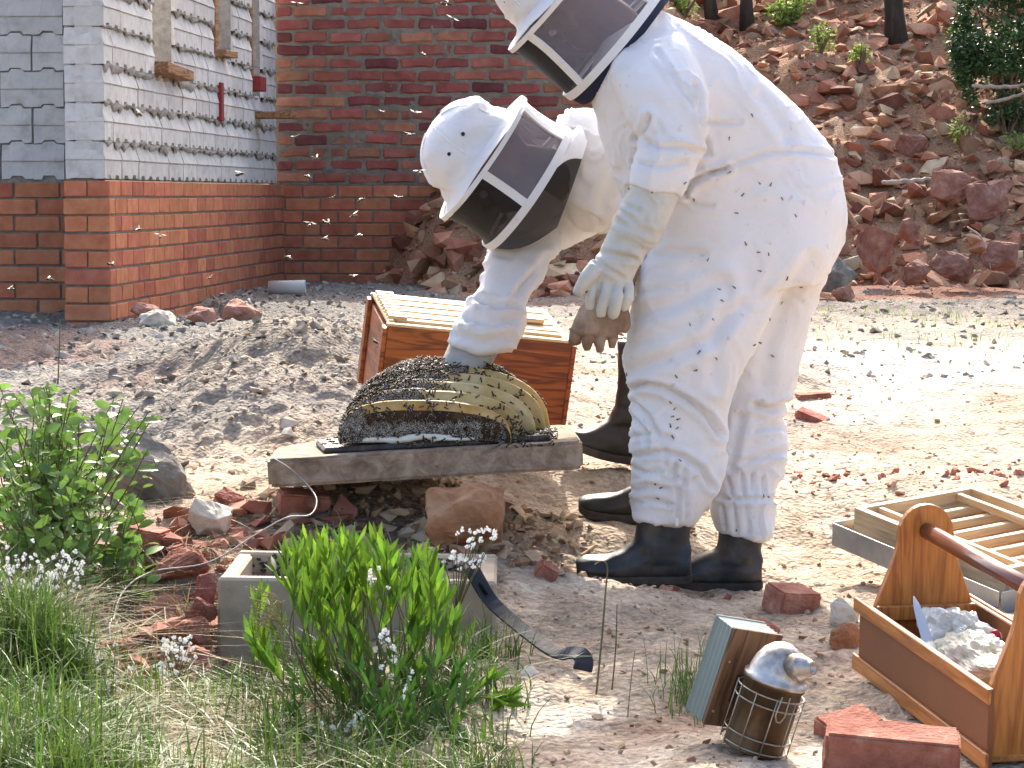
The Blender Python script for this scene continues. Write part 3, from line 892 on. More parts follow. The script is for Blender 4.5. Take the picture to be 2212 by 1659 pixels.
# trough: open box, four walls and a bottom
tf = 5.10
tl, tr_ = at(466, 1252, tf), at(1068, 1270, tf)
TW = tr_.x - tl.x; TD = .40; TH = .26; tw_ = .035
trough = empty('concrete_trough', ((tl.x + tr_.x) / 2, tf, tl.z - TH), (0, R(.9), R(0)))
tag(trough, 'open grey concrete trough sunk in the ground behind the green shrub', 'trough')
def tpart(name, poly_c, d):
    mb = MB(); mb.box(poly_c, d)
    bm_o = mb.build(name, M_CONC, trough, bevel=.006)
    return bm_o
tpart('front_wall', (0, tw_ / 2, TH / 2), (TW, tw_, TH))
tpart('rear_wall', (0, TD - tw_ / 2, TH / 2), (TW, tw_, TH))
tpart('side_wall', (-TW / 2 + tw_ / 2, TD / 2, TH / 2 - .0015), (tw_, TD - 2 * tw_ - .002, TH - .003))
tpart('side_wall', (TW / 2 - tw_ / 2, TD / 2, TH / 2 - .0015), (tw_, TD - 2 * tw_ - .002, TH - .003))
tpart('bottom', (0, TD / 2, .02), (TW - 2 * tw_ - .004, TD - 2 * tw_ - .004, .03))
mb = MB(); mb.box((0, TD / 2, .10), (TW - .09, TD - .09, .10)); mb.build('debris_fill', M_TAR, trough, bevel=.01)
# dirt line along the inner lip
r_ = random.Random(9); it = []
for i in range(260):
    x = r_.uniform(-TW / 2 + .03, TW / 2 - .03); e = r_.random()
    y = TD - tw_ - .006 if e < .6 else r_.uniform(.04, TD - .05)
    z = r_.uniform(TH - .05, TH - .004) if e < .6 else .155
    s = r_.uniform(.004, .012); it.append(((x, y, z), s, (r_.uniform(0, 6), r_.uniform(0, 6), 0)))
do = link_mesh('propolis_crumbs', scatter_mesh('propolis_crumbs', it, CHIPS), trough, M_TAR); do['kind'] = 'stuff'

# lid slab, upside down, tilted
sf = 5.75
sl, sr = at(580, 992, sf), at(1264, 955, sf)
SW = (sr - sl).length; SD = .50; ST = .066
roll = -math.atan2(sr.z - sl.z, sr.x - sl.x)
slab = empty('concrete_slab', (sl.x, sl.y, sl.z - ST), (R(-.6), roll, R(2.0)))
tag(slab, 'stained concrete lid slab tilted on stones, carrying the bee comb', 'slab')
bm = bmesh.new()
out_ = [(0, 0), (.03, -.012), (SW - .03, 0.0), (SW - .008, .012), (SW, .04), (SW, SD - .03), (SW - .03, SD), (.14, SD), (.0, SD - .2)]
def outline_prism(poly, z0, z1):
    b_ = bmesh.new()
    vb = [b_.verts.new((x, y, z0)) for x, y in poly]; vt = [b_.verts.new((x, y, z1)) for x, y in poly]
    b_.faces.new(list(reversed(vb))); b_.faces.new(vt)
    n = len(poly)
    for i in range(n): b_.faces.new((vb[i], vb[(i + 1) % n], vt[(i + 1) % n], vt[i]))
    return b_
bm.free()
bm = outline_prism(out_, 0, ST)
bmesh.ops.bevel(bm, geom=[e for e in bm.edges if abs(e.verts[0].co.z - e.verts[1].co.z) < 1e-6], offset=.007, segments=2, affect='EDGES')
bmesh.ops.triangulate(bm, faces=bm.faces)
bmesh.ops.subdivide_edges(bm, edges=[e for e in bm.edges if e.calc_length() > .04], cuts=5)
bmesh.ops.subdivide_edges(bm, edges=[e for e in bm.edges if e.calc_length() > .04], cuts=2)
for v in bm.verts:
    v.co += Vector((0, 1, .5)) * mnoise.fractal(v.co * 22, 1, 2, 3) * .0022
me = bpy.data.meshes.new('slab_body'); bm.to_mesh(me); bm.free()
link_mesh('slab_body', me, slab, M_SLABC)
ri = [(.13, .045), (SW - .07, .05), (SW - .06, SD - .06), (.22, SD - .06), (.10, SD - .22)]
def poly_obj(name, poly, z0, z1, mat_, bev):
    bm = outline_prism(poly, z0, z1)
    bmesh.ops.bevel(bm, geom=list(bm.edges), offset=bev, segments=1, affect='EDGES')
    me = bpy.data.meshes.new(name); bm.to_mesh(me); bm.free()
    return link_mesh(name, me, slab, mat_)
poly_obj('raised_rim', ri, ST - .002, ST + .014, M_TAR, .006)
# white wax smear lines left on the rim
M_WAX = pmat('white_wax', [(.50, .44, .33), (.68, .63, .52), (.76, .73, .66)], 25, .4, .3, 90, spec=.5, bdist=.002)
M_COMB = pmat('comb_wax', [(.42, .24, .06), (.68, .50, .20), (.80, .72, .47)], 10, .5, .5, 160, spec=.4, bdist=.002, trans=.25)
M_COMBD = pmat('brood_comb', [(.008, .005, .003), (.035, .018, .008), (.14, .075, .025)], 16, .7, .9, 200, spec=.3, bdist=.004)
M_COMBA = pmat('amber_wax', [(.34, .15, .03), (.58, .34, .09), (.76, .60, .30)], 14, .5, .5, 160, spec=.4, bdist=.002, trans=.25)
def ridge(name, pts, r, mat_, parent):
    mb = MB(); mb.tube(pts, r, 8); return mb.build(name, mat_, parent, smooth=True)
ridge('wax_strip', [(SW * .29 + SW * .35 * t, .060 + .006 * math.sin(9 * t), ST + .024 + .003 * math.sin(14 * t)) for t in np.linspace(0, 1, 14)], [.003] + [.008, .009, .007, .009, .008, .0095, .008, .007, .009, .008, .009, .007] + [.003], M_WAX, slab)
ridge('wax_strip', [(SW * .52 + SW * .25 * t, .052, ST + .017 + .002 * math.sin(11 * t)) for t in np.linspace(0, 1, 9)], .004, M_WAX, slab)

comb = empty('bee_comb', at(940, 940, 5.98))
comb.location.z -= .01
tag(comb, 'dome of yellow honeycombs covered in bees, standing on the concrete slab', 'honeycomb')
CB = []      # surface samples for bees: pos, normal, kind
def comb_leaf(i, cx, half, hgt, Yc, zbase, thick, bend):
    """upright curved wax sheet; outline in x/z, thickness along y"""
    nu, nvv = 40, 12
    out = []
    rs = []
    for a in range(nu + 1):
        th = math.pi * a / nu
        # outline point (right -> left), flattened dome
        ox = math.copysign(abs(math.cos(th)) ** .75, math.cos(th)) * half
        oz = abs(math.sin(th)) ** .62 * hgt * (1 + .10 * math.cos(th + .5) * -1)
        out.append((ox, oz))
    mbx = MB()
    for a, (ox, oz) in enumerate(out):
        ring = []
        nz_ = 10
        for s_ in range(nz_):          # front face from base to edge, around the rim, and down the back
            q = s_ / (nz_ - 1)
            if q < .42: f = q / .42; yy = -thick / 2; k = f * .96
            elif q > .58: f = (1 - q) / .42; yy = thick / 2; k = f * .96
            else:
                ang = (q - .42) / .16 * math.pi; yy = -thick / 2 * math.cos(ang); k = .96 + .04 * math.sin(ang) + .012
            x = ox * (.985 if k < .9 else k); z = oz * k
            by = bend * ((x / half) ** 2) * half + bend * .25 * (z / max(hgt, 1e-3)) * hgt
            wob = mnoise.noise(Vector((x * 12, z * 12, i * 7.))) * .006
            ring.append(Vector((cx + x, Yc + yy + by + wob, zbase + z)))
        mbx.v.extend([tuple(p) for p in ring])
    n = 10
    for a in range(nu):
        for s_ in range(n - 1):
            mbx.f.append((a * n + s_, a * n + s_ + 1, (a + 1) * n + s_ + 1, (a + 1) * n + s_)); mbx.m.append((1 if s_ < 3 else 2) if i == 0 else 0)
    o = mbx.build('comb_leaf', [M_COMB, M_COMBD, M_COMBA], None, smooth=True)
    wparent(o, comb)
    return o, mbx
LEAVES = [  # grid: left x, right x, top y, distance
 (733, 1106, 868, 5.845), (742, 1134, 848, 5.90), (750, 1160, 829, 5.955), (758, 1182, 811, 6.01), (778, 1190, 798, 6.06), (805, 1150, 791, 6.11)]
for i, (xl, xr, yt, Yc) in enumerate(LEAVES):
    a = at(xl, 942, Yc); b = at(xr, 942, Yc); t = at((xl + xr) / 2, yt, Yc)
    zb_ = a.z - .012
    o, mbx = comb_leaf(i, (a.x + b.x) / 2, (b.x - a.x) / 2, t.z - zb_, Yc, zb_, .034, -.10)
    vs = np.array(mbx.v)
    CB.append((i, (a.x + b.x) / 2, (b.x - a.x) / 2, zb_, t.z - zb_, Yc, vs))

# ================================================================== hive body
M_HIVE = wood('varnished_pine', (.30, .080, .020), (.13, .030, .009), 5, 'X', .42, .4, 1.0, .12)
M_HIVEZ = wood('varnished_pine_end', (.30, .080, .020), (.13, .030, .009), 5, 'Y', .42, .4, 1.0, .12)
M_NEWWOOD = wood('bare_pine', (.62, .47, .28), (.46, .30, .15), 4, 'X', .6, .3, .6)
M_NEWWOODY = wood('bare_pine_y', (.62, .47, .28), (.46, .30, .15), 4, 'Y', .6, .3, .6)
hp = at(838, 705, 6.55)
HLn, HWd, HHt = .498, .405, .250
hive = empty('hive_box', (0, 0, 0), (0, 0, 0))
Hrot = Euler((R(9.5), R(6.0), R(10.5)), 'XYZ')
hive.rotation_euler = Hrot
off = Hrot.to_matrix() @ Vector((0, 0, HHt))
hive.location = hp - off
tag(hive, 'varnished red-brown wooden hive box with frames, tilted behind the comb', 'beehive')
bt = .022
def hpart(name, c, d, mat_, bev=.002, parent=hive):
    mb = MB(); mb.box(c, d); return mb.build(name, mat_, parent, bevel=bev)
hpart('front_board', (HLn / 2, bt / 2, HHt / 2), (HLn, bt, HHt), M_HIVE)
hpart('rear_board', (HLn / 2, HWd - bt / 2, HHt / 2), (HLn, bt, HHt), M_HIVE)
for s in (0, 1):
    hpart('end_board', (bt / 2 if s == 0 else HLn - bt / 2, HWd / 2, HHt / 2 - .008), (bt, HWd - 2 * bt - .002, HHt - .016), M_HIVEZ)
for s in (0, 1):
    hpart('corner_post', (-.006 if s == 0 else HLn + .006, .020, HHt / 2), (.012, .044, HHt - .01), M_HIVE)
    hpart('corner_post', (-.006 if s == 0 else HLn + .006, HWd - .020, HHt / 2), (.012, .044, HHt - .01), M_HIVE)
mb = MB(); mb.box((HLn / 2, HWd / 2, .006), (HLn - .05, HWd - .05, .012)); mb.build('floor_board', M_HIVE, hive)
hpart('front_rail', (HLn / 2, .0102, HHt + .004), (HLn + .006, .020, .008), M_NEWWOOD)
hpart('rear_rail', (HLn / 2, HWd - .0102, HHt + .004), (HLn + .006, .020, .008), M_NEWWOOD)
hpart('end_rail', (.012, HWd / 2, HHt + .003), (.020, HWd - .045, .010), M_NEWWOODY)
hpart('end_rail', (HLn - .012, HWd / 2, HHt + .003), (.020, HWd - .045, .010), M_NEWWOODY)
for j in range(9):
    y = .048 + j * .0385
    fr = hpart('top_bar', (HLn / 2, y, HHt + .006 + (j % 2) * .002), (HLn - .050, .026, .016), M_NEWWOOD)
    fr_l = hpart('lug', (.030, y, HHt + .018), (.05, .022, .008), M_NEWWOOD, .001, fr)
    hpart('comb_frame', (HLn / 2, y, HHt / 2 + .01), (HLn - .07, .010, HHt - .05), M_NEWWOOD, .001, fr)
hpart('wood_block', (HLn - .09, HWd * .42, HHt + .024), (.07, .06, .012), M_NEWWOOD)

# ================================================================== frame tray on the right (upturned hive lid)
M_GALV = pmat('galvanised_sheet', [(.33, .34, .35), (.48, .49, .50), (.58, .59, .60)], 14, .45, .15, 60, metal=.8, spec=.5)
tA = at(1800, 1150, 5.95)
tray = empty('frame_tray', (tA.x, tA.y, tA.z - .03))
tray.rotation_euler = (Matrix.Rotation(R(9.5), 3, 'X') @ Matrix.Rotation(R(30), 3, 'Z')).to_euler()
tag(tray, 'slatted pale pine hive floor with metal-clad edge behind the toolbox', 'hive floor')
TL_, TWd = .43, .60
def tp(name, c, d, mat_, bev=.0015, parent=tray):
    mb = MB(); mb.box(c, d); return mb.build(name, mat_, parent, bevel=bev)
# local x runs to the right-rear, local -y runs to the right-front
M_PLY = pmat('plywood_base', [(.42, .20, .08), (.55, .32, .15)], 5, .6, .2, 60, stretch=(1, 6, 1))
tp('base_sheet', (TL_ / 2, -TWd / 2, .010), (TL_, TWd, .012), M_PLY)
tp('metal_edge', (-.003, -TWd / 2, .028), (.004, TWd, .056), M_GALV)
tp('metal_edge', (TL_ / 2, .003, .028), (TL_, .004, .056), M_GALV)
tp('metal_edge', (TL_ / 2, -TWd - .003, .028), (TL_, .004, .056), M_GALV)
o_ = .035
tp('side_rail', (o_ + .011, -TWd / 2, .058), (.020, TWd - .06, .075), M_NEWWOODY)
tp('side_rail', (TL_ - o_, -TWd / 2, .058), (.020, TWd - .06, .075), M_NEWWOODY)
tp('side_rail', (TL_ / 2, -.035, .0581), (TL_ - 2 * o_ - .024, .020, .0745), M_NEWWOOD)
tp('side_rail', (TL_ / 2, -TWd + .035, .0581), (TL_ - 2 * o_ - .024, .020, .0745), M_NEWWOOD)
tp('slat', (o_ + .065, -TWd / 2, .083), (.014, TWd - .10, .018), M_NEWWOODY)
tp('slat', (TL_ - o_ - .055, -TWd / 2, .083), (.014, TWd - .10, .018), M_NEWWOODY)
for j in range(6):
    tp('slat', (TL_ / 2, -.095 - j * .074, .0605), (TL_ - 2 * o_ - .03, .016, .020), M_NEWWOOD)
# ================================================================== people: tools
def to_grid(P):
    P = np.asarray(P); z = P[:, 2] - CZ
    dep = P[:, 1] * _cp - z * _sp
    u = P[:, 0] / dep * F; v = (P[:, 1] * _sp + z * _cp) / dep * F
    return np.stack([(512 + u) / S, (384 - v) / S], 1)
def cat_rom(a, n):
    a = np.array(a, float); out = []
    m = len(a)
    for i in range(m - 1):
        p0, p1, p2, p3 = a[max(i - 1, 0)], a[i], a[i + 1], a[min(i + 2, m - 1)]
        for k in range(n):
            t = k / n
            out.append(.5 * (2 * p1 + (p2 - p0) * t + (2 * p0 - 5 * p1 + 4 * p2 - p3) * t * t + (3 * p1 - p0 - 3 * p2 + p3) * t ** 3))
    out.append(a[-1])
    return out
def loft(mb, secs, n=26, sub=5, e=.85):
    """secs: left x, left y, right x, right y, distance, half depth in metres"""
    rs = []
    for s in cat_rom(secs, sub):
        L = at(s[0], s[1], s[4]); Rr = at(s[2], s[3], s[4])
        c = (L + Rr) / 2; h = (Rr - L) / 2
        ring = []
        for j in range(n):
            q = 2 * math.pi * j / n
            cx, sx = math.cos(q), math.sin(q)
            cx = math.copysign(abs(cx) ** e, cx); sx = math.copysign(abs(sx) ** e, sx)
            ring.append(c + h * cx + Vector((0, 1, 0)) * sx * s[5])
        rs.append(ring)
    mb.rings(rs)
def chain(mb, pts, n=10, sub=4):
    """pts: grid x, grid y, distance, radius in metres"""
    c = cat_rom(pts, sub)
    mb.tube([at(p[0], p[1], p[2]) for p in c], [p[3] for p in c], n)
def fuse(mb, voxel, smooth=4, name='tmp'):
    me = mb.mesh(name)
    bm = bmesh.new(); bm.from_mesh(me); bmesh.ops.recalc_face_normals(bm, faces=bm.faces); bm.to_mesh(me); bm.free()
    o = bpy.data.objects.new(name, me); COL.objects.link(o)
    r = o.modifiers.new('r', 'REMESH'); r.mode = 'VOXEL'; r.voxel_size = voxel; r.adaptivity = 0
    if smooth:
        s = o.modifiers.new('s', 'SMOOTH'); s.factor = .5; s.iterations = smooth
    dg = bpy.context.evaluated_depsgraph_get()
    out = bpy.data.meshes.new_from_object(o.evaluated_get(dg))
    bpy.data.objects.remove(o, do_unlink=True)
    out.name = name
    out.materials.clear()
    return out
def arr(me):
    n = len(me.vertices); co = np.empty(n * 3); me.vertices.foreach_get('co', co)
    nm = np.empty(n * 3); me.vertices.foreach_get('normal', nm)
    return co.reshape(-1, 3), nm.reshape(-1, 3)
def noise_arr(co, sc, seed, octv=3, ridged=False):
    o = Vector((seed * 13.7, seed * 5.1, seed * 3.3)); out = np.empty(len(co))
    sx, sy, sz = sc
    for i, p in enumerate(co):
        v = mnoise.fractal(Vector((p[0] * sx, p[1] * sy, p[2] * sz)) + o, .9, 2.1, octv)
        out[i] = v
    return (1 - np.abs(out) * 2.2) if ridged else out
def seg_dist(P, pts):
    best = np.full(len(P), 1e9)
    for a, b in zip(pts[:-1], pts[1:]):
        a = np.array(a, float); b = np.array(b, float); d = b - a
        t = np.clip(((P - a) @ d) / (d @ d), 0, 1)
        best = np.minimum(best, np.hypot(*(P - a - t[:, None] * d).T))
    return best
def crease(me, folds, base=.004, fine=.0018, seed=1, mask=None):
    co, nm = arr(me)
    g = to_grid(co)
    d = np.zeros(len(co))
    near = np.clip(.35 - nm[:, 1], 0, 1)
    for pts, w_, dep in folds:
        t = seg_dist(g, pts)
        d += near * (-dep * np.exp(-(t / w_) ** 2) + .5 * dep * np.exp(-((t - 2.1 * w_) / (1.1 * w_)) ** 2))
    big = noise_arr(co, (7, 5, 6), seed, 2)
    warp = big * .25
    c2 = co + np.stack([warp, warp * .5, warp], 1) * .35
    rid = noise_arr(c2 @ np.array([[.87, 0, .5], [0, 1, 0], [-.5, 0, .87]]), (2.6, 4, 11), seed + 3, 2, True)
    fn = noise_arr(c2, (26, 20, 34), seed + 7, 3)
    wgt = np.ones(len(co)) if mask is None else mask(g)
    d += big * base * 1.6 + rid * base * .8 * wgt + np.clip(rid, 0, 1) ** 6 * base * 1.6 * wgt + fn * fine * wgt
    co2 = co + nm * d[:, None]
    me.vertices.foreach_set('co', co2.ravel()); me.update()
def finish(me, name, mat_, parent):
    o = link_mesh(name, me, None, mat_, True)
    if parent is not None: wparent(o, parent)
    return o

# ------------------------------------------------------------------ cloth materials
def suit_mat(name, tint=(1, 1, 1), stain=.5, trans=.12):
    m, t, b, out = nt(name)
    N, L = t.nodes, t.links
    tc = N.new('ShaderNodeTexCoord')
    n1 = N.new('ShaderNodeTexNoise'); n1.inputs['Scale'].default_value = 3.2; n1.inputs['Detail'].default_value = 7; n1.inputs['Roughness'].default_value = .65
    L.new(tc.outputs['Object'], n1.inputs['Vector'])
    w_ = (.83 * tint[0], .83 * tint[1], .85 * tint[2])
    r1 = ramp(t, [w_ + (.42,), tuple(w_[i] * (.97, .955, .93)[i] for i in range(3)) + (.56,), tuple(w_[i] * (1 - stain * (.22, .27, .36)[i]) for i in range(3)) + (.74,)])
    L.new(n1.outputs['Fac'], r1.inputs[0])
    n2 = N.new('ShaderNodeTexNoise'); n2.inputs['Scale'].default_value = 38; n2.inputs['Detail'].default_value = 3
    L.new(tc.outputs['Object'], n2.inputs['Vector'])
    r2 = ramp(t, [(1, 1, 1, .66), (.52, .42, .34, .80)])
    L.new(n2.outputs['Fac'], r2.inputs[0])
    mx = N.new('ShaderNodeMix'); mx.data_type = 'RGBA'; mx.blend_type = 'MULTIPLY'; mx.inputs['Factor'].default_value = .55 * min(stain * 2, 1)
    L.new(r1.outputs[0], mx.inputs[6]); L.new(r2.outputs[0], mx.inputs[7])
    L.new(mx.outputs[2], b.inputs['Base Color'])
    b.inputs['Roughness'].default_value = .85; b.inputs['Specular IOR Level'].default_value = .15
    nb = N.new('ShaderNodeTexNoise'); nb.inputs['Scale'].default_value = 42; nb.inputs['Detail'].default_value = 5; nb.inputs['Distortion'].default_value = .8
    L.new(tc.outputs['Object'], nb.inputs['Vector'])
    bp = N.new('ShaderNodeBump'); bp.inputs['Strength'].default_value = .35; bp.inputs['Distance'].default_value = .006
    L.new(nb.outputs['Fac'], bp.inputs['Height']); L.new(bp.outputs[0], b.inputs['Normal'])
    tr = N.new('ShaderNodeBsdfTranslucent'); tr.inputs[0].default_value = (.80 * tint[0], .72 * tint[1], .62 * tint[2], 1)
    ms = N.new('ShaderNodeMixShader'); ms.inputs[0].default_value = trans
    L.new(b.outputs[0], ms.inputs[1]); L.new(tr.outputs[0], ms.inputs[2]); L.new(ms.outputs[0], out.inputs[0])
    return m
def mesh_mat(name, open_, col=(.012, .012, .013)):
    m, t, b, out = nt(name)
    N, L = t.nodes, t.links
    b.inputs['Base Color'].default_value = col + (1,); b.inputs['Roughness'].default_value = .6; b.inputs['Specular IOR Level'].default_value = .3
    tr = N.new('ShaderNodeBsdfTransparent')
    ms = N.new('ShaderNodeMixShader'); ms.inputs[0].default_value = open_
    L.new(b.outputs[0], ms.inputs[1]); L.new(tr.outputs[0], ms.inputs[2]); L.new(ms.outputs[0], out.inputs[0])
    return m
M_SUIT = suit_mat('white_cotton')
M_SUIT2 = suit_mat('white_cotton_worn', (1, .985, .965), .35, .16)
M_HOODC = suit_mat('hood_cotton', (1, 1, 1), .12, .10)
M_TAPE = suit_mat('hood_binding', (.92, .92, .91), .3, .0)
M_NET = mesh_mat('black_net', .15)
M_NETG = mesh_mat('side_net', .52, (.27, .265, .31))
M_NAVY = pmat('navy_cloth', [(.012, .014, .035), (.03, .035, .07)], 20, .9, .3, 80)
M_GLOVE = pmat('pale_leather', [(.40, .385, .34), (.55, .535, .48), (.62, .61, .56)], 12, .75, .5, 55, bdist=.004)
M_GLOVEG = pmat('grey_leather', [(.20, .195, .18), (.33, .32, .30), (.42, .41, .38)], 14, .75, .5, 55, bdist=.004)
M_GLOVEB = pmat('dirty_leather', [(.12, .065, .038), (.27, .18, .12), (.42, .33, .25)], 18, .8, .5, 55, bdist=.004)
M_BOOT = pmat('black_rubber', [(.010, .011, .013), (.02, .021, .024), (.10, .08, .06)], 11, .5, .25, 40, spec=.45)
M_BOOTB = pmat('dusty_rubber', [(.012, .011, .010), (.028, .023, .019), (.075, .055, .04)], 7, .5, .3, 40, spec=.4)
M_SOLE = pmat('boot_sole', [(.015, .014, .013), (.05, .04, .032), (.12, .09, .065)], 14, .8, .4, 60)
M_SKIN = pmat('skin', [(.16, .075, .05), (.22, .11, .075)], 12, .5, .2, 80)

def person_root(label, x, y, Y):
    p = at(x, y, Y)
    o = empty('person', p)
    return tag(o, label, 'person')

def hood(parent, c1, a2, length, R_, Y, tiltc, turn, panel=(80, 152), nav=False, collar=None):
    """beekeeper's hood. c1: grid centre of the brim hoop, a2: grid direction towards the crown, turn: yaw about its own axis"""
    o = at(c1[0], c1[1], Y)
    ax = Vector((a2[0], 0, -a2[1])).normalized()
    ax = (ax * math.cos(tiltc) + Vector((0, -1, 0)) * math.sin(tiltc)).normalized()
    f0 = Vector((a2[1], 0, a2[0])).normalized()       # towards the face, in the picture plane (down-left)
    if f0.z > 0: f0 = -f0
    f0 = (f0 - ax * f0.dot(ax)).normalized()
    s0 = ax.cross(f0)
    if s0.y > 0: s0 = -s0
    f = f0 * math.cos(turn) - s0 * math.sin(turn)
    s = s0 * math.cos(turn) + f0 * math.sin(turn)
    def P(ph, r, t): return o + (f * math.cos(ph) + s * math.sin(ph)) * r + ax * t
    def wob(ph, t): return 1 + .02 * math.sin(3 * ph + 9 * t) + .05 * mnoise.noise(Vector((math.cos(ph) * 1.6 + c1[0], math.sin(ph) * 1.6, t * 9)))
    n = 72
    root = MB()
    # crown with brim
    prof0 = [(R_ + .004, 0.0), (R_ * .95, .005), (R_ * .86, .012), (R_ * .76, .024), (R_ * .715, .042), (R_ * .70, .068), (R_ * .655, .096), (R_ * .56, .120), (R_ * .40, .138), (R_ * .22, .148), (R_ * .06, .151)]
    prof = [(p[0], p[1]) for p in cat_rom(prof0, 3)]
    rs = []
    for r, t in prof:
        rs.append([P(2 * math.pi * j / n, r * (1 + .010 * math.sin(6 * 2 * math.pi * j / n) + .085 * mnoise.fractal(Vector((math.cos(2 * math.pi * j / n) * 2.1 + c1[1], math.sin(2 * math.pi * j / n) * 2.1, t * 26)), .8, 2.0, 3)), t - .012 * (r / R_) * math.cos(2 * 2 * math.pi * j / n) * (1 if t < .02 else .3)) for j in range(n)])
    mb = MB(); mb.rings(rs, cap=True)
    crown = mb.build('crown', M_HOODC, None, smooth=True); wparent(crown, parent)
    m_ = crown.modifiers.new('thick', 'SOLIDIFY'); m_.thickness = .003
    # seams on the crown and eyelets
    mb = MB()
    for k in range(6):
        ph = k * math.pi / 3 + .4
        mb.tube([P(ph, prof[i][0] * .985, prof[i][1]) for i in range(12, 28)], .0035, 5)
    sm = mb.build('seam', M_TAPE, None, smooth=True); wparent(sm, parent)
    for ph, i in ((1.25, 17), (1.75, 17)):
        mb = MB(); c_ = P(ph, prof[i][0] + .002, prof[i][1]); mb.sphere(c_, (.005, .005, .005), 8, 6)
        e_ = mb.build('eyelet', M_NAVY, None, smooth=True); wparent(e_, parent)
    # veil panels between the hoops
    def panel_obj(name, p0, p1, mat_, rad=R_, nseg=18, bulge=.0):
        m2 = MB(); rows = []
        for i in range(7):
            t = -length * i / 6
            rows.append([P(R(p0 + (p1 - p0) * j / nseg), rad * wob(R(p0 + (p1 - p0) * j / nseg), t) * (1 - .05 * math.sin(math.pi * i / 6)) , t) for j in range(nseg + 1)])
        k = 0
        for r_ in rows: m2.v.extend([tuple(p) for p in r_])
        for i in range(6):
            for j in range(nseg):
                a = i * (nseg + 1) + j
                m2.f.append((a, a + 1, a + nseg + 2, a + nseg + 1)); m2.m.append(0)
        oo = m2.build(name, mat_, None, smooth=True, fix=False); wparent(oo, parent); return oo
    panel_obj('face_net', -panel[0], panel[0], M_NET, nseg=30)
    panel_obj('side_net', panel[0], panel[1], M_NETG)
    panel_obj('side_net', -panel[1], -panel[0], M_NETG)
    panel_obj('back_panel', panel[1], 360 - panel[1], M_HOODC)
    # white bindings: two hoops and four uprights
    def band(name, pts, w_, nrm):
        m2 = MB()
        for i, (p, d, q) in enumerate(zip(pts, w_, nrm)):
            m2.v.extend([tuple(p + d + q), tuple(p - d + q), tuple(p - d - q * .3), tuple(p + d - q * .3)])
        for i in range(len(pts) - 1):
            for j in range(4):
                m2.f.append((i * 4 + j, i * 4 + (j + 1) % 4, i * 4 + 4 + (j + 1) % 4, i * 4 + 4 + j)); m2.m.append(0)
        oo = m2.build(name, M_TAPE, None); wparent(oo, parent); return oo
    def hoop(t, hw):
        phs = [2 * math.pi * j / 64 for j in range(65)]
        pts = [P(p, R_ * 1.012 * wob(p, t), t) for p in phs]
        rad = [(f * math.cos(p) + s * math.sin(p)) * .004 for p in phs]
        band('hoop_binding', pts, [ax * hw] * 65, rad)
    hoop(0.0, .006); hoop(-length, .0098)
    for ph in (panel[0], -panel[0], panel[1], -panel[1]):
        p = R(ph); tan = (-f * math.sin(p) + s * math.cos(p)) * .0105
        rr = (f * math.cos(p) + s * math.sin(p))
        ts = [-.006 - (length - .012) * i / 6 for i in range(7)]
        band('upright_binding', [P(p, R_ * 1.012 * wob(p, t) * (1 - .05 * math.sin(math.pi * min(1, -t / length))), t) for t in ts], [tan] * 7, [rr * .004] * 7)
    # skirt from the lower hoop to the collar
    if collar:
        cc = at(collar[0], collar[1], collar[4]); cR = collar[2]
        cax = Vector((collar[3][0], 0, -collar[3][1])).normalized()
        cf = (f0 - cax * f0.dot(cax)).normalized(); cs = cax.cross(cf)
        if cs.y > 0: cs = -cs
        def skirt(p0, p1, mat_, name):
            m2 = MB(); ns = 24; rows = 8
            for i in range(rows):
                q = i / (rows - 1)
                for j in range(ns + 1):
                    ph = R(p0 + (p1 - p0) * j / ns)
                    a = P(ph, R_ * wob(ph, -length), -length - .010)
                    ph2 = ph - turn
                    b = cc + (cf * math.cos(ph2) + cs * math.sin(ph2)) * cR
                    sag = math.sin(math.pi * q) * .022 * math.cos(ph2)
                    pt = a.lerp(b, q) + Vector((0, 0, -1)) * sag
                    m2.v.append(tuple(pt))
            for i in range(rows - 1):
                for j in range(ns):
                    k = i * (ns + 1) + j; m2.f.append((k, k + 1, k + ns + 2, k + ns + 1)); m2.m.append(0)
            oo = m2.build(name, mat_, None, smooth=True, fix=False); wparent(oo, parent)
        d0 = 118
        skirt(-d0, d0, M_NAVY if nav else M_NET, 'veil_skirt')
        skirt(d0, 360 - d0, M_NAVY if nav else M_HOODC, 'veil_skirt_back')
    # head and neck inside
    hb = MB()
    Hm = Matrix((f, s, ax)).transposed()
    hc = o + ax * (-.045) - f * .012
    hb.sphere(hc + ax * .035, (.095, .075, .10), 18, 12, Hm)
    hb.sphere(hc + f * .03 - ax * .055, (.062, .056, .065), 14, 10, Hm)
    hb.sphere(hc + f * .098 - ax * .025, (.018, .014, .022), 8, 6, Hm)       # nose
    hb.sphere(hc + f * .088 - ax * .072, (.012, .026, .012), 8, 6, Hm)       # mouth
    hb.sphere(hc + f * .078 + ax * .012, (.018, .05, .012), 8, 6, Hm)        # brow
    for k in (-1, 1):
        hb.sphere(hc + s * .076 * k - ax * .01, (.018, .010, .030), 8, 6, Hm)
    nk = at(collar[0], collar[1], collar[4])
    hb.tube([hc - ax * .02 - f * .02, hc.lerp(nk, .55) - f * .02, nk], [.052, .052, .058], 12)
    me = fuse(hb, .006, 3, 'body')
    finish(me, 'body', M_SKIN, parent)
    for k in (-1, 1):
        m2 = MB(); m2.sphere(hc + f * .083 + s * .032 * k - ax * .004, (.010, .013, .010), 8, 6, Hm)
        e_ = m2.build('eye', M_HOODC, None, smooth=True); wparent(e_, parent)

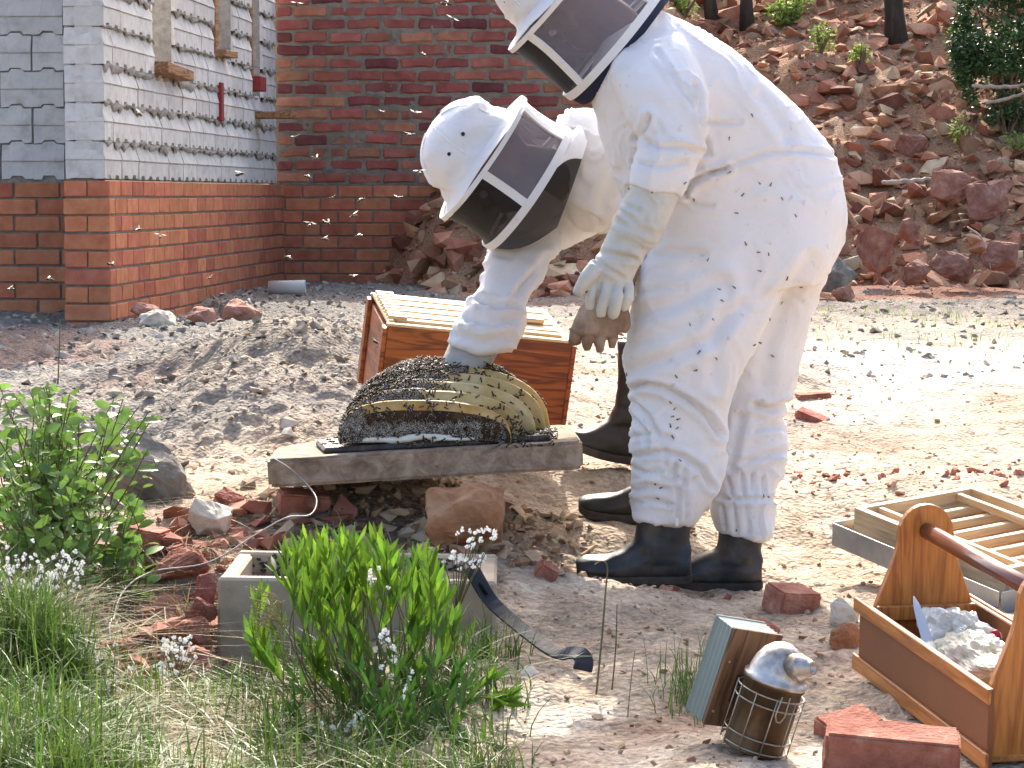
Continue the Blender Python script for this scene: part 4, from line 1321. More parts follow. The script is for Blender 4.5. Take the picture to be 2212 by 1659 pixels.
def boot(parent, foot, shaft, Y, mat_, width=.05, sole=True):
    """foot: list of grid x, top y, bottom y; shaft: list of lx, ly, rx, ry"""
    mb = MB()
    k = mpp(Y)
    secs = []
    n = 20; rs = []
    for (x, yt, yb, wf) in cat_rom([(a, b, c, d) for a, b, c, d in foot], 4):
        c = at(x, (yt + yb) / 2, Y); hh_ = (yb - yt) / 2 * k
        ring = []
        for j in range(n):
            q = 2 * math.pi * j / n; cx, sx = math.cos(q), math.sin(q)
            cx = math.copysign(abs(cx) ** .7, cx); sx = math.copysign(abs(sx) ** .7, sx)
            wid = width * wf * (1 if sx < .2 else .88)
            ring.append(c + Vector((0, 1, 0)) * cx * wid + Vector((0, 0, 1)) * sx * hh_)
        rs.append(ring)
    mb.rings(rs)
    loft(mb, [(a, b, c, d, Y, width * 1.05) for a, b, c, d in shaft], 20, 4)
    me = fuse(mb, .0055, 5, 'boot')
    co, nm = arr(me)
    w_ = noise_arr(co, (14, 8, 26), Y * 3, 2)
    g = to_grid(co); top = shaft[0][1]; bot = foot[2][2]
    mid = np.exp(-((g[:, 1] - (top * .35 + bot * .65)) / ((bot - top) * .22)) ** 2)
    me.vertices.foreach_set('co', (co + nm * (w_ * .005 * (mid + .25))[:, None]).ravel()); me.update()
    o = finish(me, 'boot', mat_, parent)
    if sole:
        mb = MB(); rs = []
        th = 17
        for (x, yt, yb, wf) in cat_rom(foot, 4):
            c = at(x, yb - th / 2 + 3, Y); hh_ = th / 2 * k
            ring = [c + Vector((0, 1, 0)) * a * width * 1.1 * wf + Vector((0, 0, 1)) * b * hh_ for a, b in ((-1, -1), (-.5, -1), (.5, -1), (1, -1), (1, 1), (.5, 1), (-.5, 1), (-1, 1))]
            rs.append(ring)
        mb.rings(rs)
        so = mb.build('sole', M_SOLE, None, bevel=.002)
        so.parent = o
    return o
# ================================================================== beekeeper in front
pA = person_root('stooping beekeeper in white suit and black gumboots, hands clasped before the knees', 1450, 1262, 5.92)
mb = MB()
loft(mb, [(1300, 95, 1415, 15, 5.94, .10), (1285, 150, 1500, 58, 5.94, .17), (1283, 205, 1570, 108, 5.94, .205), (1300, 300, 1672, 188, 5.95, .205),
          (1335, 405, 1752, 268, 5.95, .195), (1385, 480, 1800, 340, 5.95, .19), (1400, 545, 1826, 436, 5.95, .20), (1390, 600, 1812, 540, 5.95, .20), (1400, 650, 1770, 610, 5.95, .185)], 34, 5)
loft(mb, [(1400, 560, 1740, 520, 5.90, .13), (1378, 620, 1690, 640, 5.88, .125), (1354, 720, 1640, 730, 5.86, .115), (1346, 790, 1600, 800, 5.85, .105), (1366, 862, 1575, 880, 5.85, .095),
          (1364, 940, 1568, 955, 5.85, .09), (1366, 1020, 1560, 1035, 5.85, .085), (1368, 1080, 1530, 1090, 5.85, .078), (1366, 1118, 1504, 1130, 5.85, .07)], 28, 5)
loft(mb, [(1480, 540, 1815, 500, 6.02, .13), (1490, 620, 1786, 590, 6.03, .13), (1500, 700, 1752, 690, 6.03, .12), (1515, 790, 1730, 785, 6.03, .105), (1520, 850, 1708, 855, 6.03, .095), (1520, 892, 1686, 896, 6.03, .09),
          (1515, 950, 1698, 955, 6.02, .09), (1515, 1010, 1692, 1015, 6.01, .085), (1540, 1058, 1672, 1062, 6.0, .075), (1534, 1100, 1672, 1104, 6.0, .078), (1548, 1148, 1660, 1160, 6.0, .066)], 28, 5)
# near arm sleeve
loft(mb, [(1320, 120, 1480, 70, 5.84, .08), (1322, 180, 1500, 120, 5.78, .10), (1350, 250, 1528, 200, 5.74, .10), (1376, 300, 1530, 290, 5.715, .092), (1366, 345, 1508, 352, 5.70, .082), (1358, 385, 1485, 402, 5.69, .075), (1366, 405, 1466, 422, 5.69, .062)], 26, 5)
# far arm, mostly hidden
loft(mb, [(1310, 150, 1440, 120, 6.06, .09), (1340, 300, 1460, 320, 6.12, .08), (1340, 420, 1440, 440, 6.05, .07), (1310, 560, 1390, 575, 5.94, .055)], 20, 5)
me = fuse(mb, .0072, 4, 'bee_suit')
foldsA = [
 ([(1500, 180), (1512, 215), (1514, 265), (1524, 300), (1532, 335)], 7, .013), ([(1512, 262), (1560, 268), (1600, 262)], 6, .007), ([(1400, 255), (1388, 285), (1372, 300)], 8, .014),
 ([(1420, 110), (1450, 160), (1490, 215), (1505, 240)], 7, .006), ([(1385, 300), (1420, 320), (1470, 318), (1520, 330)], 8, .009), ([(1370, 350), (1420, 362), (1480, 352)], 7, .007),
 ([(1362, 402), (1410, 414), (1466, 424)], 5, .010), ([(1530, 378), (1590, 352), (1660, 330), (1720, 326), (1796, 338)], 7, .008), ([(1478, 420), (1492, 395), (1530, 375), (1570, 366)], 8, .017),
 ([(1478, 420), (1500, 440), (1540, 445)], 6, .006), ([(1640, 210), (1680, 260), (1700, 300)], 16, .006), ([(1400, 560), (1450, 545), (1520, 548)], 10, .006),
 ([(1365, 640), (1420, 625), (1480, 622)], 9, .006), ([(1360, 690), (1450, 660), (1560, 610)], 20, .009), ([(1360, 800), (1440, 775), (1530, 735), (1600, 660)], 18, .010),
 ([(1350, 845), (1390, 830), (1430, 838), (1480, 862), (1530, 900), (1555, 940)], 9, .016), ([(1370, 870), (1400, 900), (1420, 930)], 8, .009), ([(1370, 905), (1395, 930), (1400, 960)], 7, .009),
 ([(1366, 945), (1400, 935), (1450, 945)], 7, .008), ([(1370, 985), (1420, 975), (1470, 985), (1510, 1010), (1535, 1050)], 8, .012), ([(1370, 1010), (1395, 1020), (1430, 1018)], 6, .008),
 ([(1372, 1058), (1400, 1048), (1440, 1056)], 7, .009), ([(1370, 1085), (1410, 1080), (1450, 1090)], 6, .008), ([(1455, 990), (1462, 1060), (1462, 1120)], 5, .006), ([(1475, 1000), (1480, 1060), (1482, 1120)], 5, .005),
 ([(1700, 870), (1660, 882), (1630, 872)], 9, .016), ([(1690, 930), (1660, 920), (1630, 930)], 8, .008), ([(1600, 900), (1590, 960), (1580, 1010)], 12, .010), ([(1690, 975), (1650, 985), (1600, 1000)], 9, .009),
 ([(1560, 1075), (1610, 1080), (1668, 1078)], 7, .013), ([(1570, 1030), (1582, 1070)], 5, .008), ([(1600, 1020), (1606, 1070)], 5, .008), ([(1625, 1025), (1628, 1072)], 5, .008), ([(1648, 1030), (1650, 1072)], 5, .008),
 ([(1560, 1090), (1566, 1140)], 5, .007), ([(1585, 1090), (1590, 1150)], 5, .008), ([(1612, 1090), (1616, 1152)], 5, .008), ([(1640, 1090), (1642, 1152)], 5, .008),
 ([(1750, 560), (1700, 640), (1660, 740), (1650, 830)], 20, .008), ([(1570, 640), (1545, 740), (1540, 830)], 18, .006)]
foldsA = [(p_, w_ * .72, d_ * 1.15) for p_, w_, d_ in foldsA]
def maskA(g):
    w_ = np.ones(len(g)) * .55
    w_ += .35 * sstep(820, 900, g[:, 1]) + .5 * np.exp(-(np.hypot(g[:, 0] - 1430, g[:, 1] - 350) / 90) ** 2)
    return w_
crease(me, foldsA, .0040, .0011, 2, maskA)
finish(me, 'bee_suit', M_SUIT, pA)
# zip tag and torn hem of the near trouser leg
mb = MB()
a = at(1462, 1128, 5.765); mb.box(a, (.007, .003, .018)); 
o = mb.build('zip_tag', M_TAPE, None, bevel=.001); wparent(o, pA)
# gloves
def glove(name, secs, fingers, mat_, parent, vox=.0036, seed=1, fold=None):
    mb = MB(); loft(mb, secs, 22, 5)
    for fch in fingers: chain(mb, fch)
    me = fuse(mb, vox, 1, name)
    crease(me, fold or [], .0022, .0013, seed)
    return finish(me, name, mat_, parent)
gn = 5.675
glove('glove', [(1362, 398, 1470, 416, 5.69, .066), (1352, 425, 1458, 445, 5.69, .064), (1330, 470, 1436, 492, 5.68, .06), (1308, 515, 1404, 540, gn, .053), (1292, 550, 1384, 568, gn, .046), (1276, 578, 1372, 596, gn, .042), (1268, 600, 1362, 616, gn, .036), (1276, 618, 1350, 626, gn, .026)],
      [[(1292, 575, 5.655, .021), (1270, 600, 5.635, .0165), (1256, 620, 5.635, .0145), (1248, 636, 5.64, .0115)],
       [(1288, 604, 5.662, .013), (1280, 632, 5.645, .0112), (1274, 656, 5.65, .0102), (1274, 668, 5.655, .008)],
       [(1311, 610, 5.652, .013), (1305, 640, 5.632, .0115), (1299, 668, 5.638, .0105), (1299, 682, 5.645, .008)],
       [(1334, 612, 5.655, .013), (1330, 640, 5.635, .0115), (1325, 668, 5.64, .0102), (1325, 680, 5.65, .008)],
       [(1356, 604, 5.665, .0125), (1360, 626, 5.65, .0108), (1352, 652, 5.65, .0096), (1347, 664, 5.655, .0075)]],
      M_GLOVE, pA, seed=4, fold=[([(1345, 440), (1380, 455)], 5, .005), ([(1330, 480), (1400, 500)], 6, .004), ([(1300, 545), (1370, 560)], 6, .006), ([(1285, 565), (1330, 590), (1345, 600)], 5, .004), ([(1340, 455), (1372, 480)], 5, .006)])
glove('glove', [(1305, 560, 1375, 575, 5.90, .045), (1290, 610, 1365, 620, 5.84, .045), (1262, 655, 1350, 668, 5.79, .042), (1242, 690, 1342, 702, 5.77, .040), (1236, 716, 1334, 728, 5.765, .032)],
      [[(1252, 700, 5.77, .014), (1243, 724, 5.755, .0125), (1240, 742, 5.765, .010)], [(1276, 712, 5.755, .014), (1269, 738, 5.745, .0125), (1268, 755, 5.755, .010)],
       [(1300, 714, 5.755, .014), (1296, 741, 5.745, .0125), (1296, 760, 5.75, .010)], [(1324, 710, 5.765, .0135), (1324, 733, 5.755, .012), (1321, 750, 5.765, .0095)], [(1345, 670, 5.78, .016), (1353, 695, 5.775, .013), (1346, 716, 5.775, .010)]],
      M_GLOVEB, pA, seed=5)
boot(pA, [(1492, 1172, 1248, .9), (1470, 1160, 1253, 1.0), (1420, 1158, 1254, .95), (1375, 1168, 1254, .95), (1335, 1188, 1254, 1.05), (1298, 1200, 1252, 1.08), (1265, 1204, 1246, .95), (1246, 1210, 1238, .6)],
     [(1372, 1085, 1498, 1090), (1374, 1120, 1494, 1125), (1372, 1155, 1490, 1158), (1366, 1185, 1490, 1190), (1350, 1205, 1488, 1215)], 5.85, M_BOOT)
boot(pA, [(1644, 1185, 1262, .9), (1625, 1176, 1267, 1.0), (1580, 1176, 1268, .95), (1540, 1186, 1268, .95), (1505, 1200, 1266, 1.05), (1470, 1212, 1264, 1.05), (1440, 1216, 1258, .95), (1424, 1222, 1248, .6)],
     [(1552, 1125, 1650, 1132), (1552, 1160, 1647, 1165), (1546, 1185, 1645, 1190), (1535, 1208, 1644, 1212)], 5.99, M_BOOT)
hood(pA, (1206, -14), (-.77, -.64), .172, .170, 5.93, R(6), R(38), (80, 168), nav=True, collar=(1372, 98, .135, (-.8, -.6), 5.93))

# ================================================================== beekeeper behind, reaching into the comb
pB = person_root('bowed beekeeper in white hood and veil reaching a gloved hand into the comb', 1400, 1010, 6.55)
mb = MB()
loft(mb, [(1198, 275, 1225, 460, 6.34, .12), (1220, 246, 1262, 492, 6.36, .165), (1280, 238, 1320, 494, 6.38, .19), (1380, 250, 1400, 510, 6.42, .19), (1480, 285, 1480, 560, 6.46, .185), (1570, 340, 1540, 620, 6.5, .19), (1630, 430, 1560, 660, 6.54, .18)], 30, 5)
loft(mb, [(1450, 560, 1640, 520, 6.62, .12), (1430, 640, 1600, 640, 6.66, .115), (1395, 720, 1540, 720, 6.7, .10), (1362, 790, 1480, 790, 6.72, .085), (1352, 840, 1450, 840, 6.72, .07)], 22, 5)
loft(mb, [(1440, 560, 1640, 540, 6.46, .12), (1430, 680, 1600, 690, 6.42, .11), (1400, 800, 1550, 810, 6.38, .10), (1385, 900, 1510, 910, 6.34, .085), (1380, 980, 1490, 985, 6.32, .075)], 22, 5)
# reaching arm: near sleeve
loft(mb, [(1235, 330, 1330, 440, 6.46, .09), (1150, 400, 1280, 500, 6.44, .085), (1088, 478, 1232, 530, 6.38, .078), (1060, 535, 1200, 545, 6.32, .075), (1046, 590, 1162, 605, 6.25, .064), (1032, 628, 1136, 642, 6.20, .060), (1004, 662, 1132, 690, 6.17, .066),
          (984, 700, 1122, 724, 6.14, .066), (974, 730, 1100, 754, 6.125, .056), (972, 742, 1086, 764, 6.12, .048)], 26, 5)
me = fuse(mb, .008, 4, 'bee_suit')
foldsB = [([(1200, 420), (1230, 445), (1290, 470)], 8, .010), ([(1190, 320), (1230, 350), (1260, 400)], 12, .006), ([(1330, 360), (1300, 440)], 12, .006), ([(1180, 560), (1130, 620), (1110, 660)], 8, .010), ([(1150, 590), (1105, 645)], 6, .008),
          ([(1035, 650), (1075, 662), (1125, 660)], 7, .013), ([(1010, 690), (1060, 700), (1110, 690)], 8, .010), ([(990, 725), (1040, 738), (1095, 728)], 7, .010), ([(975, 755), (1020, 765)], 6, .009), ([(1060, 545), (1100, 555)], 6, .005)]
crease(me, foldsB, .0042, .0012, 9)
finish(me, 'bee_suit', M_SUIT2, pB)
glove('glove', [(984, 722, 1084, 746, 6.13, .048), (968, 752, 1066, 774, 6.12, .048), (956, 778, 1050, 798, 6.10, .046), (950, 805, 1040, 824, 6.09, .040), (945, 826, 1030, 842, 6.08, .032)],
      [[(953, 815, 6.07, .013), (944, 845, 6.05, .0115), (942, 868, 6.04, .009)], [(976, 825, 6.06, .013), (967, 858, 6.04, .0115), (964, 880, 6.03, .009)], [(999, 830, 6.06, .013), (994, 862, 6.04, .0115), (992, 884, 6.03, .009)],
       [(1022, 826, 6.07, .0125), (1018, 855, 6.06, .011), (1016, 874, 6.05, .009)], [(1038, 802, 6.09, .016), (1054, 822, 6.08, .0135), (1060, 840, 6.08, .010)]], M_GLOVEG, pB, seed=6)
boot(pB, [(1432, 885, 992, .9), (1410, 876, 998, 1.0), (1370, 884, 998, .95), (1330, 902, 993, .95), (1292, 918, 984, 1.05), (1258, 926, 972, 1.05), (1228, 926, 960, .95), (1210, 930, 948, .6)],
     [(1333, 735, 1432, 738), (1334, 790, 1432, 795), (1332, 850, 1432, 855), (1322, 890, 1432, 900), (1310, 912, 1432, 915)], 6.72, M_BOOTB)
boot(pB, [(1470, 1035, 1118, .9), (1450, 1026, 1124, 1.0), (1400, 1036, 1124, .95), (1360, 1052, 1122, .95), (1325, 1062, 1120, 1.05), (1295, 1066, 1116, 1.05), (1266, 1070, 1110, .95), (1250, 1078, 1100, .6)],
     [(1372, 935, 1470, 940), (1372, 985, 1470, 990), (1368, 1030, 1470, 1035)], 6.3, M_BOOTB)
hood(pB, (1042, 342), (-.825, -.566), .134, .175, 6.22, R(8), R(0), (80, 150), collar=(1238, 392, .122, (-.85, -.3), 6.26))
# ================================================================== toolbox
M_OAK = wood('oiled_pine', (.50, .185, .038), (.30, .085, .014), 5, 'Z', .42, .4, .8, .15)
M_OAKX = wood('oiled_pine_x', (.50, .195, .045), (.32, .10, .02), 5, 'X', .42, .4, .8, .15)
M_HARDB = pmat('brown_hardboard', [(.185, .072, .028), (.25, .10, .042)], 4, .6, .15, 120, spec=.35)
M_ROD = wood('dark_dowel', (.17, .05, .025), (.10, .028, .014), 6, 'X', .3, .5, .6, .5)
PF = at(1852, 1447, 4.72); PN = at(2130, 1662, 4.07)
BLn, BW, BHs, BHe = (PN.xy - PF.xy).length, .225, .135, .325
yawb = math.atan2(PN.y - PF.y, PN.x - PF.x)
pit = math.atan2(PF.z - PN.z, BLn)
box = empty('toolbox', PF)
box.rotation_euler = (Matrix.Rotation(yawb, 3, 'Z') @ Matrix.Rotation(pit, 3, 'Y')).to_euler()
tag(box, 'orange-brown wooden tool carrier with round handle rod at the right edge', 'toolbox')
# local x: far -> near along the long side, local y: towards the right side of the picture
def bp_(name, c, d, mat_, bev=.002, parent=box):
    m_ = MB(); m_.box(c, d); return m_.build(name, mat_, parent, bevel=bev)
for y in (.006, BW - .006):
    sp = bp_('side_panel', (BLn / 2, y, BHs / 2), (BLn, .010, BHs), M_HARDB)
    s_ = -1 if y < .1 else 1
    bp_('trim_strip', (BLn / 2 - .004, y + s_ * .0085, BHs - .010), (BLn + .030, .0065, .026), M_OAKX, .0015, sp)
    bp_('trim_strip', (BLn / 2 - .004, y + s_ * .0085, .014), (BLn + .030, .0065, .030), M_OAKX, .0015, sp)
bp_('base_board', (BLn / 2, BW / 2, .008), (BLn - .05, BW - .026, .012), M_OAKX)
def bell(w0, wt, h, hs):
    pts = [(0, 0), (w0, 0), (w0, hs)]
    for i in range(1, 9):
        q = i / 9; e = q * q * (3 - 2 * q)
        pts.append((w0 - (w0 - wt) / 2 * (e * .55 + .45 * math.sin(q * math.pi / 2)), hs + (h - wt / 2 - hs) * q))
    for i in range(0, 13):
        a = math.pi * i / 12
        pts.append((w0 / 2 + wt / 2 * math.cos(a), h - wt / 2 + wt / 2 * math.sin(a)))
    for i in range(8, 0, -1):
        q = i / 9; e = q * q * (3 - 2 * q)
        pts.append(((w0 - wt) / 2 * (e * .55 + .45 * math.sin(q * math.pi / 2)), hs + (h - wt / 2 - hs) * q))
    pts.append((0, hs))
    return pts
for x in (.030, BLn - .045):
    m_ = MB()
    M_ = Matrix.Translation((x, .0125, .0)) @ Matrix.Rotation(R(90), 4, 'Z')
    m_.prism([(p[0], p[1]) for p in bell(BW - .025, .108, BHe, BHs - .02)], .018, Matrix(((0, 1, 0, x), (1, 0, 0, .0125), (0, 0, 1, .002), (0, 0, 0, 1))))
    m_.build('end_board', M_OAK, box, bevel=.002)
bp_('trim_strip', (.058, BW / 2, BHs - .012), (.012, BW - .03, .028), M_OAK)
m_ = MB(); m_.tube([(.0, BW / 2, BHe - .048), (BLn * .5, BW / 2, BHe - .049), (BLn - .015, BW / 2, BHe - .048)], .0155, 16)
m_.build('handle_rod', M_ROD, box, smooth=True)
# wrapped comb pieces, knife and foil in the toolbox
Bm = Matrix.LocRotScale(box.location, box.rotation_euler, None)
def blob(name, c, r, seed, mat_, amp=.35, vox=.006):
    m_ = MB(); m_.sphere((0, 0, 0), r, 18, 12)
    me = m_.mesh(name)
    bm = bmesh.new(); bm.from_mesh(me); bmesh.ops.subdivide_edges(bm, edges=bm.edges, cuts=2, use_grid_fill=True)
    for v in bm.verts:
        n_ = mnoise.fractal(v.co * 22 + Vector((seed * 9., 0, 0)), .8, 2.1, 3); n2 = abs(mnoise.noise(v.co * 55 + Vector((0, seed * 3., 0))))
        v.co *= 1 + amp * n_ + .16 * n2
    bmesh.ops.recalc_face_normals(bm, faces=bm.faces)
    bm.to_mesh(me); bm.free()
    o = link_mesh(name, me, None, mat_)
    o.location = Bm @ Vector(c); o.rotation_euler = box.rotation_euler
    return o
M_PLASTIC = pmat('clear_wrap', [(.62, .64, .60), (.78, .79, .76)], 9, .25, .6, 40, spec=.6, trans=.3)
M_HONEYW = pmat('pale_comb', [(.62, .56, .36), (.76, .72, .55), (.80, .78, .68)], 14, .5, .8, 120, spec=.4, trans=.2)
tag(blob('comb_chunk', (.30, .115, .085), (.115, .07, .045), 3, M_HONEYW, .3), 'pale yellow chunk of honeycomb lying in the toolbox', 'honeycomb')
tag(blob('plastic_wrap', (.19, .125, .115), (.07, .06, .035), 5, M_PLASTIC, .6), 'crumpled clear plastic wrap on top of the comb in the toolbox', 'plastic wrap')
tag(blob('foil_bag', (.50, .155, .075), (.05, .03, .05), 8, pmat('foil', [(.16, .16, .17), (.55, .55, .56)], 25, .3, .8, 50, metal=.6, spec=.5), .6), 'crumpled silvery bag at the near end of the toolbox', 'bag')
tag(blob('red_cap', (.24, .178, .11), (.008, .012, .020), 2, pmat('red_plastic', [(.35, .01, .02), (.42, .015, .03)], 9, .4, 0, 9), .1), 'small dark red cap beside the plastic wrap in the toolbox', 'cap')
kn = empty('knife', at(1978, 1300, 4.55))
tag(kn, 'pale steel knife standing upright against the toolbox side', 'knife')
m_ = MB()
ka, kb = at(1974, 1288, 4.52), at(2006, 1392, 4.45)
kd = (kb - ka).normalized(); kx = kd.cross(Vector((0, 1, 0))).normalized(); ky = kd.cross(kx)
rs = []
for q, w2 in ((0, .001), (.18, .006), (.5, .0085), (.8, .0095), (1, .0095)):
    c = ka.lerp(kb, q); rs.append([c + kx * w2, c + ky * .0016, c - kx * w2, c - ky * .0016])
m_.rings(rs)
o = m_.build('blade', pmat('steel', [(.55, .56, .57), (.65, .66, .67)], 20, .3, 0, 9, metal=.9, spec=.5), None); wparent(o, kn)
m_ = MB(); m_.tube([kb, kb + kd * .05, kb + kd * .10], [.011, .012, .010], 10)
o = m_.build('grip', M_PLASTIC, None, smooth=True); wparent(o, kn)

# ================================================================== bee smoker
M_TIN = pmat('smoked_tin', [(.015, .010, .007), (.085, .05, .026), (.24, .17, .10)], 14, .5, .15, 60, metal=.75, spec=.5, stretch=(1, 1, .25), dist=.6)
M_DOME = pmat('bright_tin', [(.03, .022, .016), (.30, .26, .22), (.55, .54, .52), (.66, .66, .66)], 24, .42, .6, 26, metal=.85, spec=.5, bdist=.006)
M_BELLOW = pmat('grey_vinyl', [(.17, .215, .19), (.25, .29, .265)], 9, .5, .2, 60, spec=.4)
M_BWOOD = wood('bellows_board', (.20, .105, .05), (.10, .05, .025), 6, 'Z', .6, .3)
M_WIRE = pmat('bright_wire', [(.26, .22, .16), (.48, .45, .38)], 60, .45, 0, 9, metal=.8, spec=.5)
sb = at(1625, 1612, 4.15)
smk = empty('bee_smoker', (sb.x, sb.y, sb.z - .004))
smk.rotation_euler = (Matrix.Rotation(R(17), 3, 'Y') @ Matrix.Rotation(R(5), 3, 'X') @ Matrix.Rotation(R(-60), 3, 'Z')).to_euler()
tag(smk, 'tin bee smoker with wire cage and grey bellows leaning on the sand', 'bee smoker')
CR, CHt = .052, .128
def lathe(prof, n=32, mat_=M_TIN, name='can', parent=smk, M=None):
    m_ = MB()
    rs = [[(M @ Vector((r * math.cos(2 * math.pi * j / n), r * math.sin(2 * math.pi * j / n), z)) if M else Vector((r * math.cos(2 * math.pi * j / n), r * math.sin(2 * math.pi * j / n), z))) for j in range(n)] for r, z in prof]
    m_.rings(rs)
    return m_.build(name, mat_, parent, smooth=True)
can = lathe([(CR * .9, .0), (CR, .001), (CR, .004), (CR * .985, .006), (CR * .985, CHt - .010), (CR * 1.03, CHt - .008), (CR * 1.03, CHt - .002), (CR * .95, CHt)])
dome = lathe([(CR * 1.05, CHt - .004), (CR * 1.05, CHt + .002), (CR * .96, CHt + .004), (CR * .92, CHt + .014), (CR * .83, CHt + .030), (CR * .66, CHt + .046), (CR * .42, CHt + .057), (CR * .2, CHt + .062), (.004, CHt + .063)], mat_=M_DOME, name='lid_dome')
Ms = Matrix.Translation((.012, -.006, CHt + .026)) @ Matrix.Rotation(R(18), 4, 'Z') @ Matrix.Rotation(R(70), 4, 'Y')
lathe([(.022, .0), (.022, .036), (.0235, .038), (.0205, .042), (.015, .056), (.0115, .060), (.0115, .064), (.008, .064), (.008, .044)], 24, M_DOME, 'spout', dome, Ms)
m_ = MB()
for z in (.010, .030, CHt - .040, CHt - .022):
    pts = [Vector((CR * 1.10 * math.cos(2 * math.pi * j / 40), CR * 1.10 * math.sin(2 * math.pi * j / 40), z)) for j in range(41)]
    m_.tube(pts, .0013, 6)
for j in range(10):
    a = 2 * math.pi * j / 10 + .2
    c, s_ = math.cos(a) * CR * 1.12, math.sin(a) * CR * 1.12
    m_.tube([(c, s_, .004), (c, s_, CHt * .5), (c, s_, CHt - .02)], .0012, 6)
m_.build('wire_cage', M_WIRE, smk, smooth=True)
m_ = MB()     # hook at the front
hk = [(CR * 1.13 * math.cos(-.25) + .003, CR * 1.13 * math.sin(-.25) + dx, z) for dx, z in ((-.008, CHt - .012), (-.010, CHt - .045), (-.004, CHt - .056), (.004, CHt - .056), (.010, CHt - .045), (.008, CHt - .012))]
m_.tube(hk, .0014, 6); m_.build('wire_hook', M_WIRE, smk, smooth=True)
# bellows
bx = -.083
m_ = MB(); m_.box((bx, 0, .092), (.008, .105, .176)); m_.build('inner_board', M_BWOOD, smk, bevel=.0015)
m_ = MB(); m_.box((bx - .056, 0, .092), (.006, .107, .180)); m_.build('outer_board', M_BELLOW, smk, bevel=.002)
m_ = MB()
rs = []
for i in range(9):
    q = i / 8; ins = .0015 if i % 2 else 0.0
    x = bx - .005 - .047 * q; t = .178 + .002 * q
    hw = .052 - ins
    rs.append([Vector((x, -hw, .006 + ins)), Vector((x, hw, .006 + ins)), Vector((x, hw, t - ins)), Vector((x, -hw, t - ins))])
m_.rings(rs); m_.build('bellows', M_BELLOW, smk)
m_ = MB(); m_.box((-.066, 0, .075), (.034, .035, .05)); m_.build('bracket', M_TIN, smk, bevel=.002)
for y in (-.042, .042):
    for z in (.03, .12):
        m_ = MB(); m_.sphere((bx + .005, y, z), (.002, .003, .003), 8, 6); m_.build('tack', M_WIRE, smk, smooth=True)

# ================================================================== pry bar
M_IRON = pmat('black_iron', [(.012, .013, .016), (.025, .027, .032), (.06, .06, .062)], 12, .45, .3, 50, metal=.6, spec=.5)
bar = MB()
bpts = cat_rom([(1014, 1218, 5.07, .016), (1034, 1256, 5.06, .016), (1064, 1302, 5.04, .015), (1120, 1352, 4.97, .014), (1180, 1398, 4.88, .014), (1210, 1412, 4.84, .014), (1234, 1410, 4.82, .015), (1252, 1412, 4.80, .017), (1262, 1428, 4.785, .018), (1258, 1448, 4.77, .019)], 4)
W3 = [at(p[0], p[1], p[2]) for p in bpts]
rs = []
for i, p in enumerate(W3):
    t = (W3[min(i + 1, len(W3) - 1)] - W3[max(i - 1, 0)]).normalized()
    wv_ = t.cross(Vector((0, -.75, .66))).normalized(); nn_ = t.cross(wv_)
    h_ = bpts[i][3]
    rs.append([p + wv_ * h_ + nn_ * .003, p + wv_ * h_ - nn_ * .003, p - wv_ * h_ - nn_ * .003, p - wv_ * h_ + nn_ * .003])
bar.rings(rs)
o = bar.build('pry_bar', M_IRON, None, bevel=.0012)
tag(o, 'black steel hive tool leaning from the trough corner down to the sand', 'hive tool')
sl_ = MB()  # bar is uncut; a black sliver imitates the shade inside a slot
a, b = at(1036, 1260, 5.054), at(1052, 1284, 5.046)
sl_.tube([a, a.lerp(b, .5), b], [.003, .0042, .003], 8)
so = sl_.build('slot_shade', pmat('slot_shade_black', [(.004, .004, .004), (.006, .006, .006)], 9, .9, 0, 9), None, smooth=True); so.parent = o

# ================================================================== loose wire
def gwire(name, pts, r, mat_, label, cat):
    c = cat_rom(pts, 8); P3 = [at(*p) for p in c]
    P3 = [Vector((p.x, p.y, max(p.z, gz(p.x, p.y) + r * .6))) for p in P3]
    m_ = MB(); m_.tube(P3, r, 6)
    o = m_.build(name, mat_, None, smooth=True); return tag(o, label, cat)
M_GWIRE = pmat('grey_wire', [(.20, .19, .18), (.36, .35, .33)], 30, .6, 0, 9, metal=.3, spec=.4)
gwire('wire', [(590, 990, 5.735), (625, 1012, 5.72), (662, 1045, 5.70), (684, 1080, 5.62), (670, 1112, 5.55), (620, 1118, 5.5), (560, 1150, 5.45), (450, 1215, 5.35), (330, 1235, 5.3), (268, 1275, 5.2), (245, 1340, 5.05), (238, 1420, 4.9), (262, 1520, 4.7), (320, 1600, 4.5)],
        .0019, M_GWIRE, 'long grey wire looping from the slab edge into the grass', 'wire')
gwire('stem', [(790, 1420, 4.72), (880, 1432, 4.62), (955, 1438, 4.55), (985, 1475, 4.5), (975, 1530, 4.45), (930, 1585, 4.4), (860, 1625, 4.36), (800, 1650, 4.33)], .0016, M_GWIRE, 'bare pale stem bowing over in front of the green shrub', 'stem')
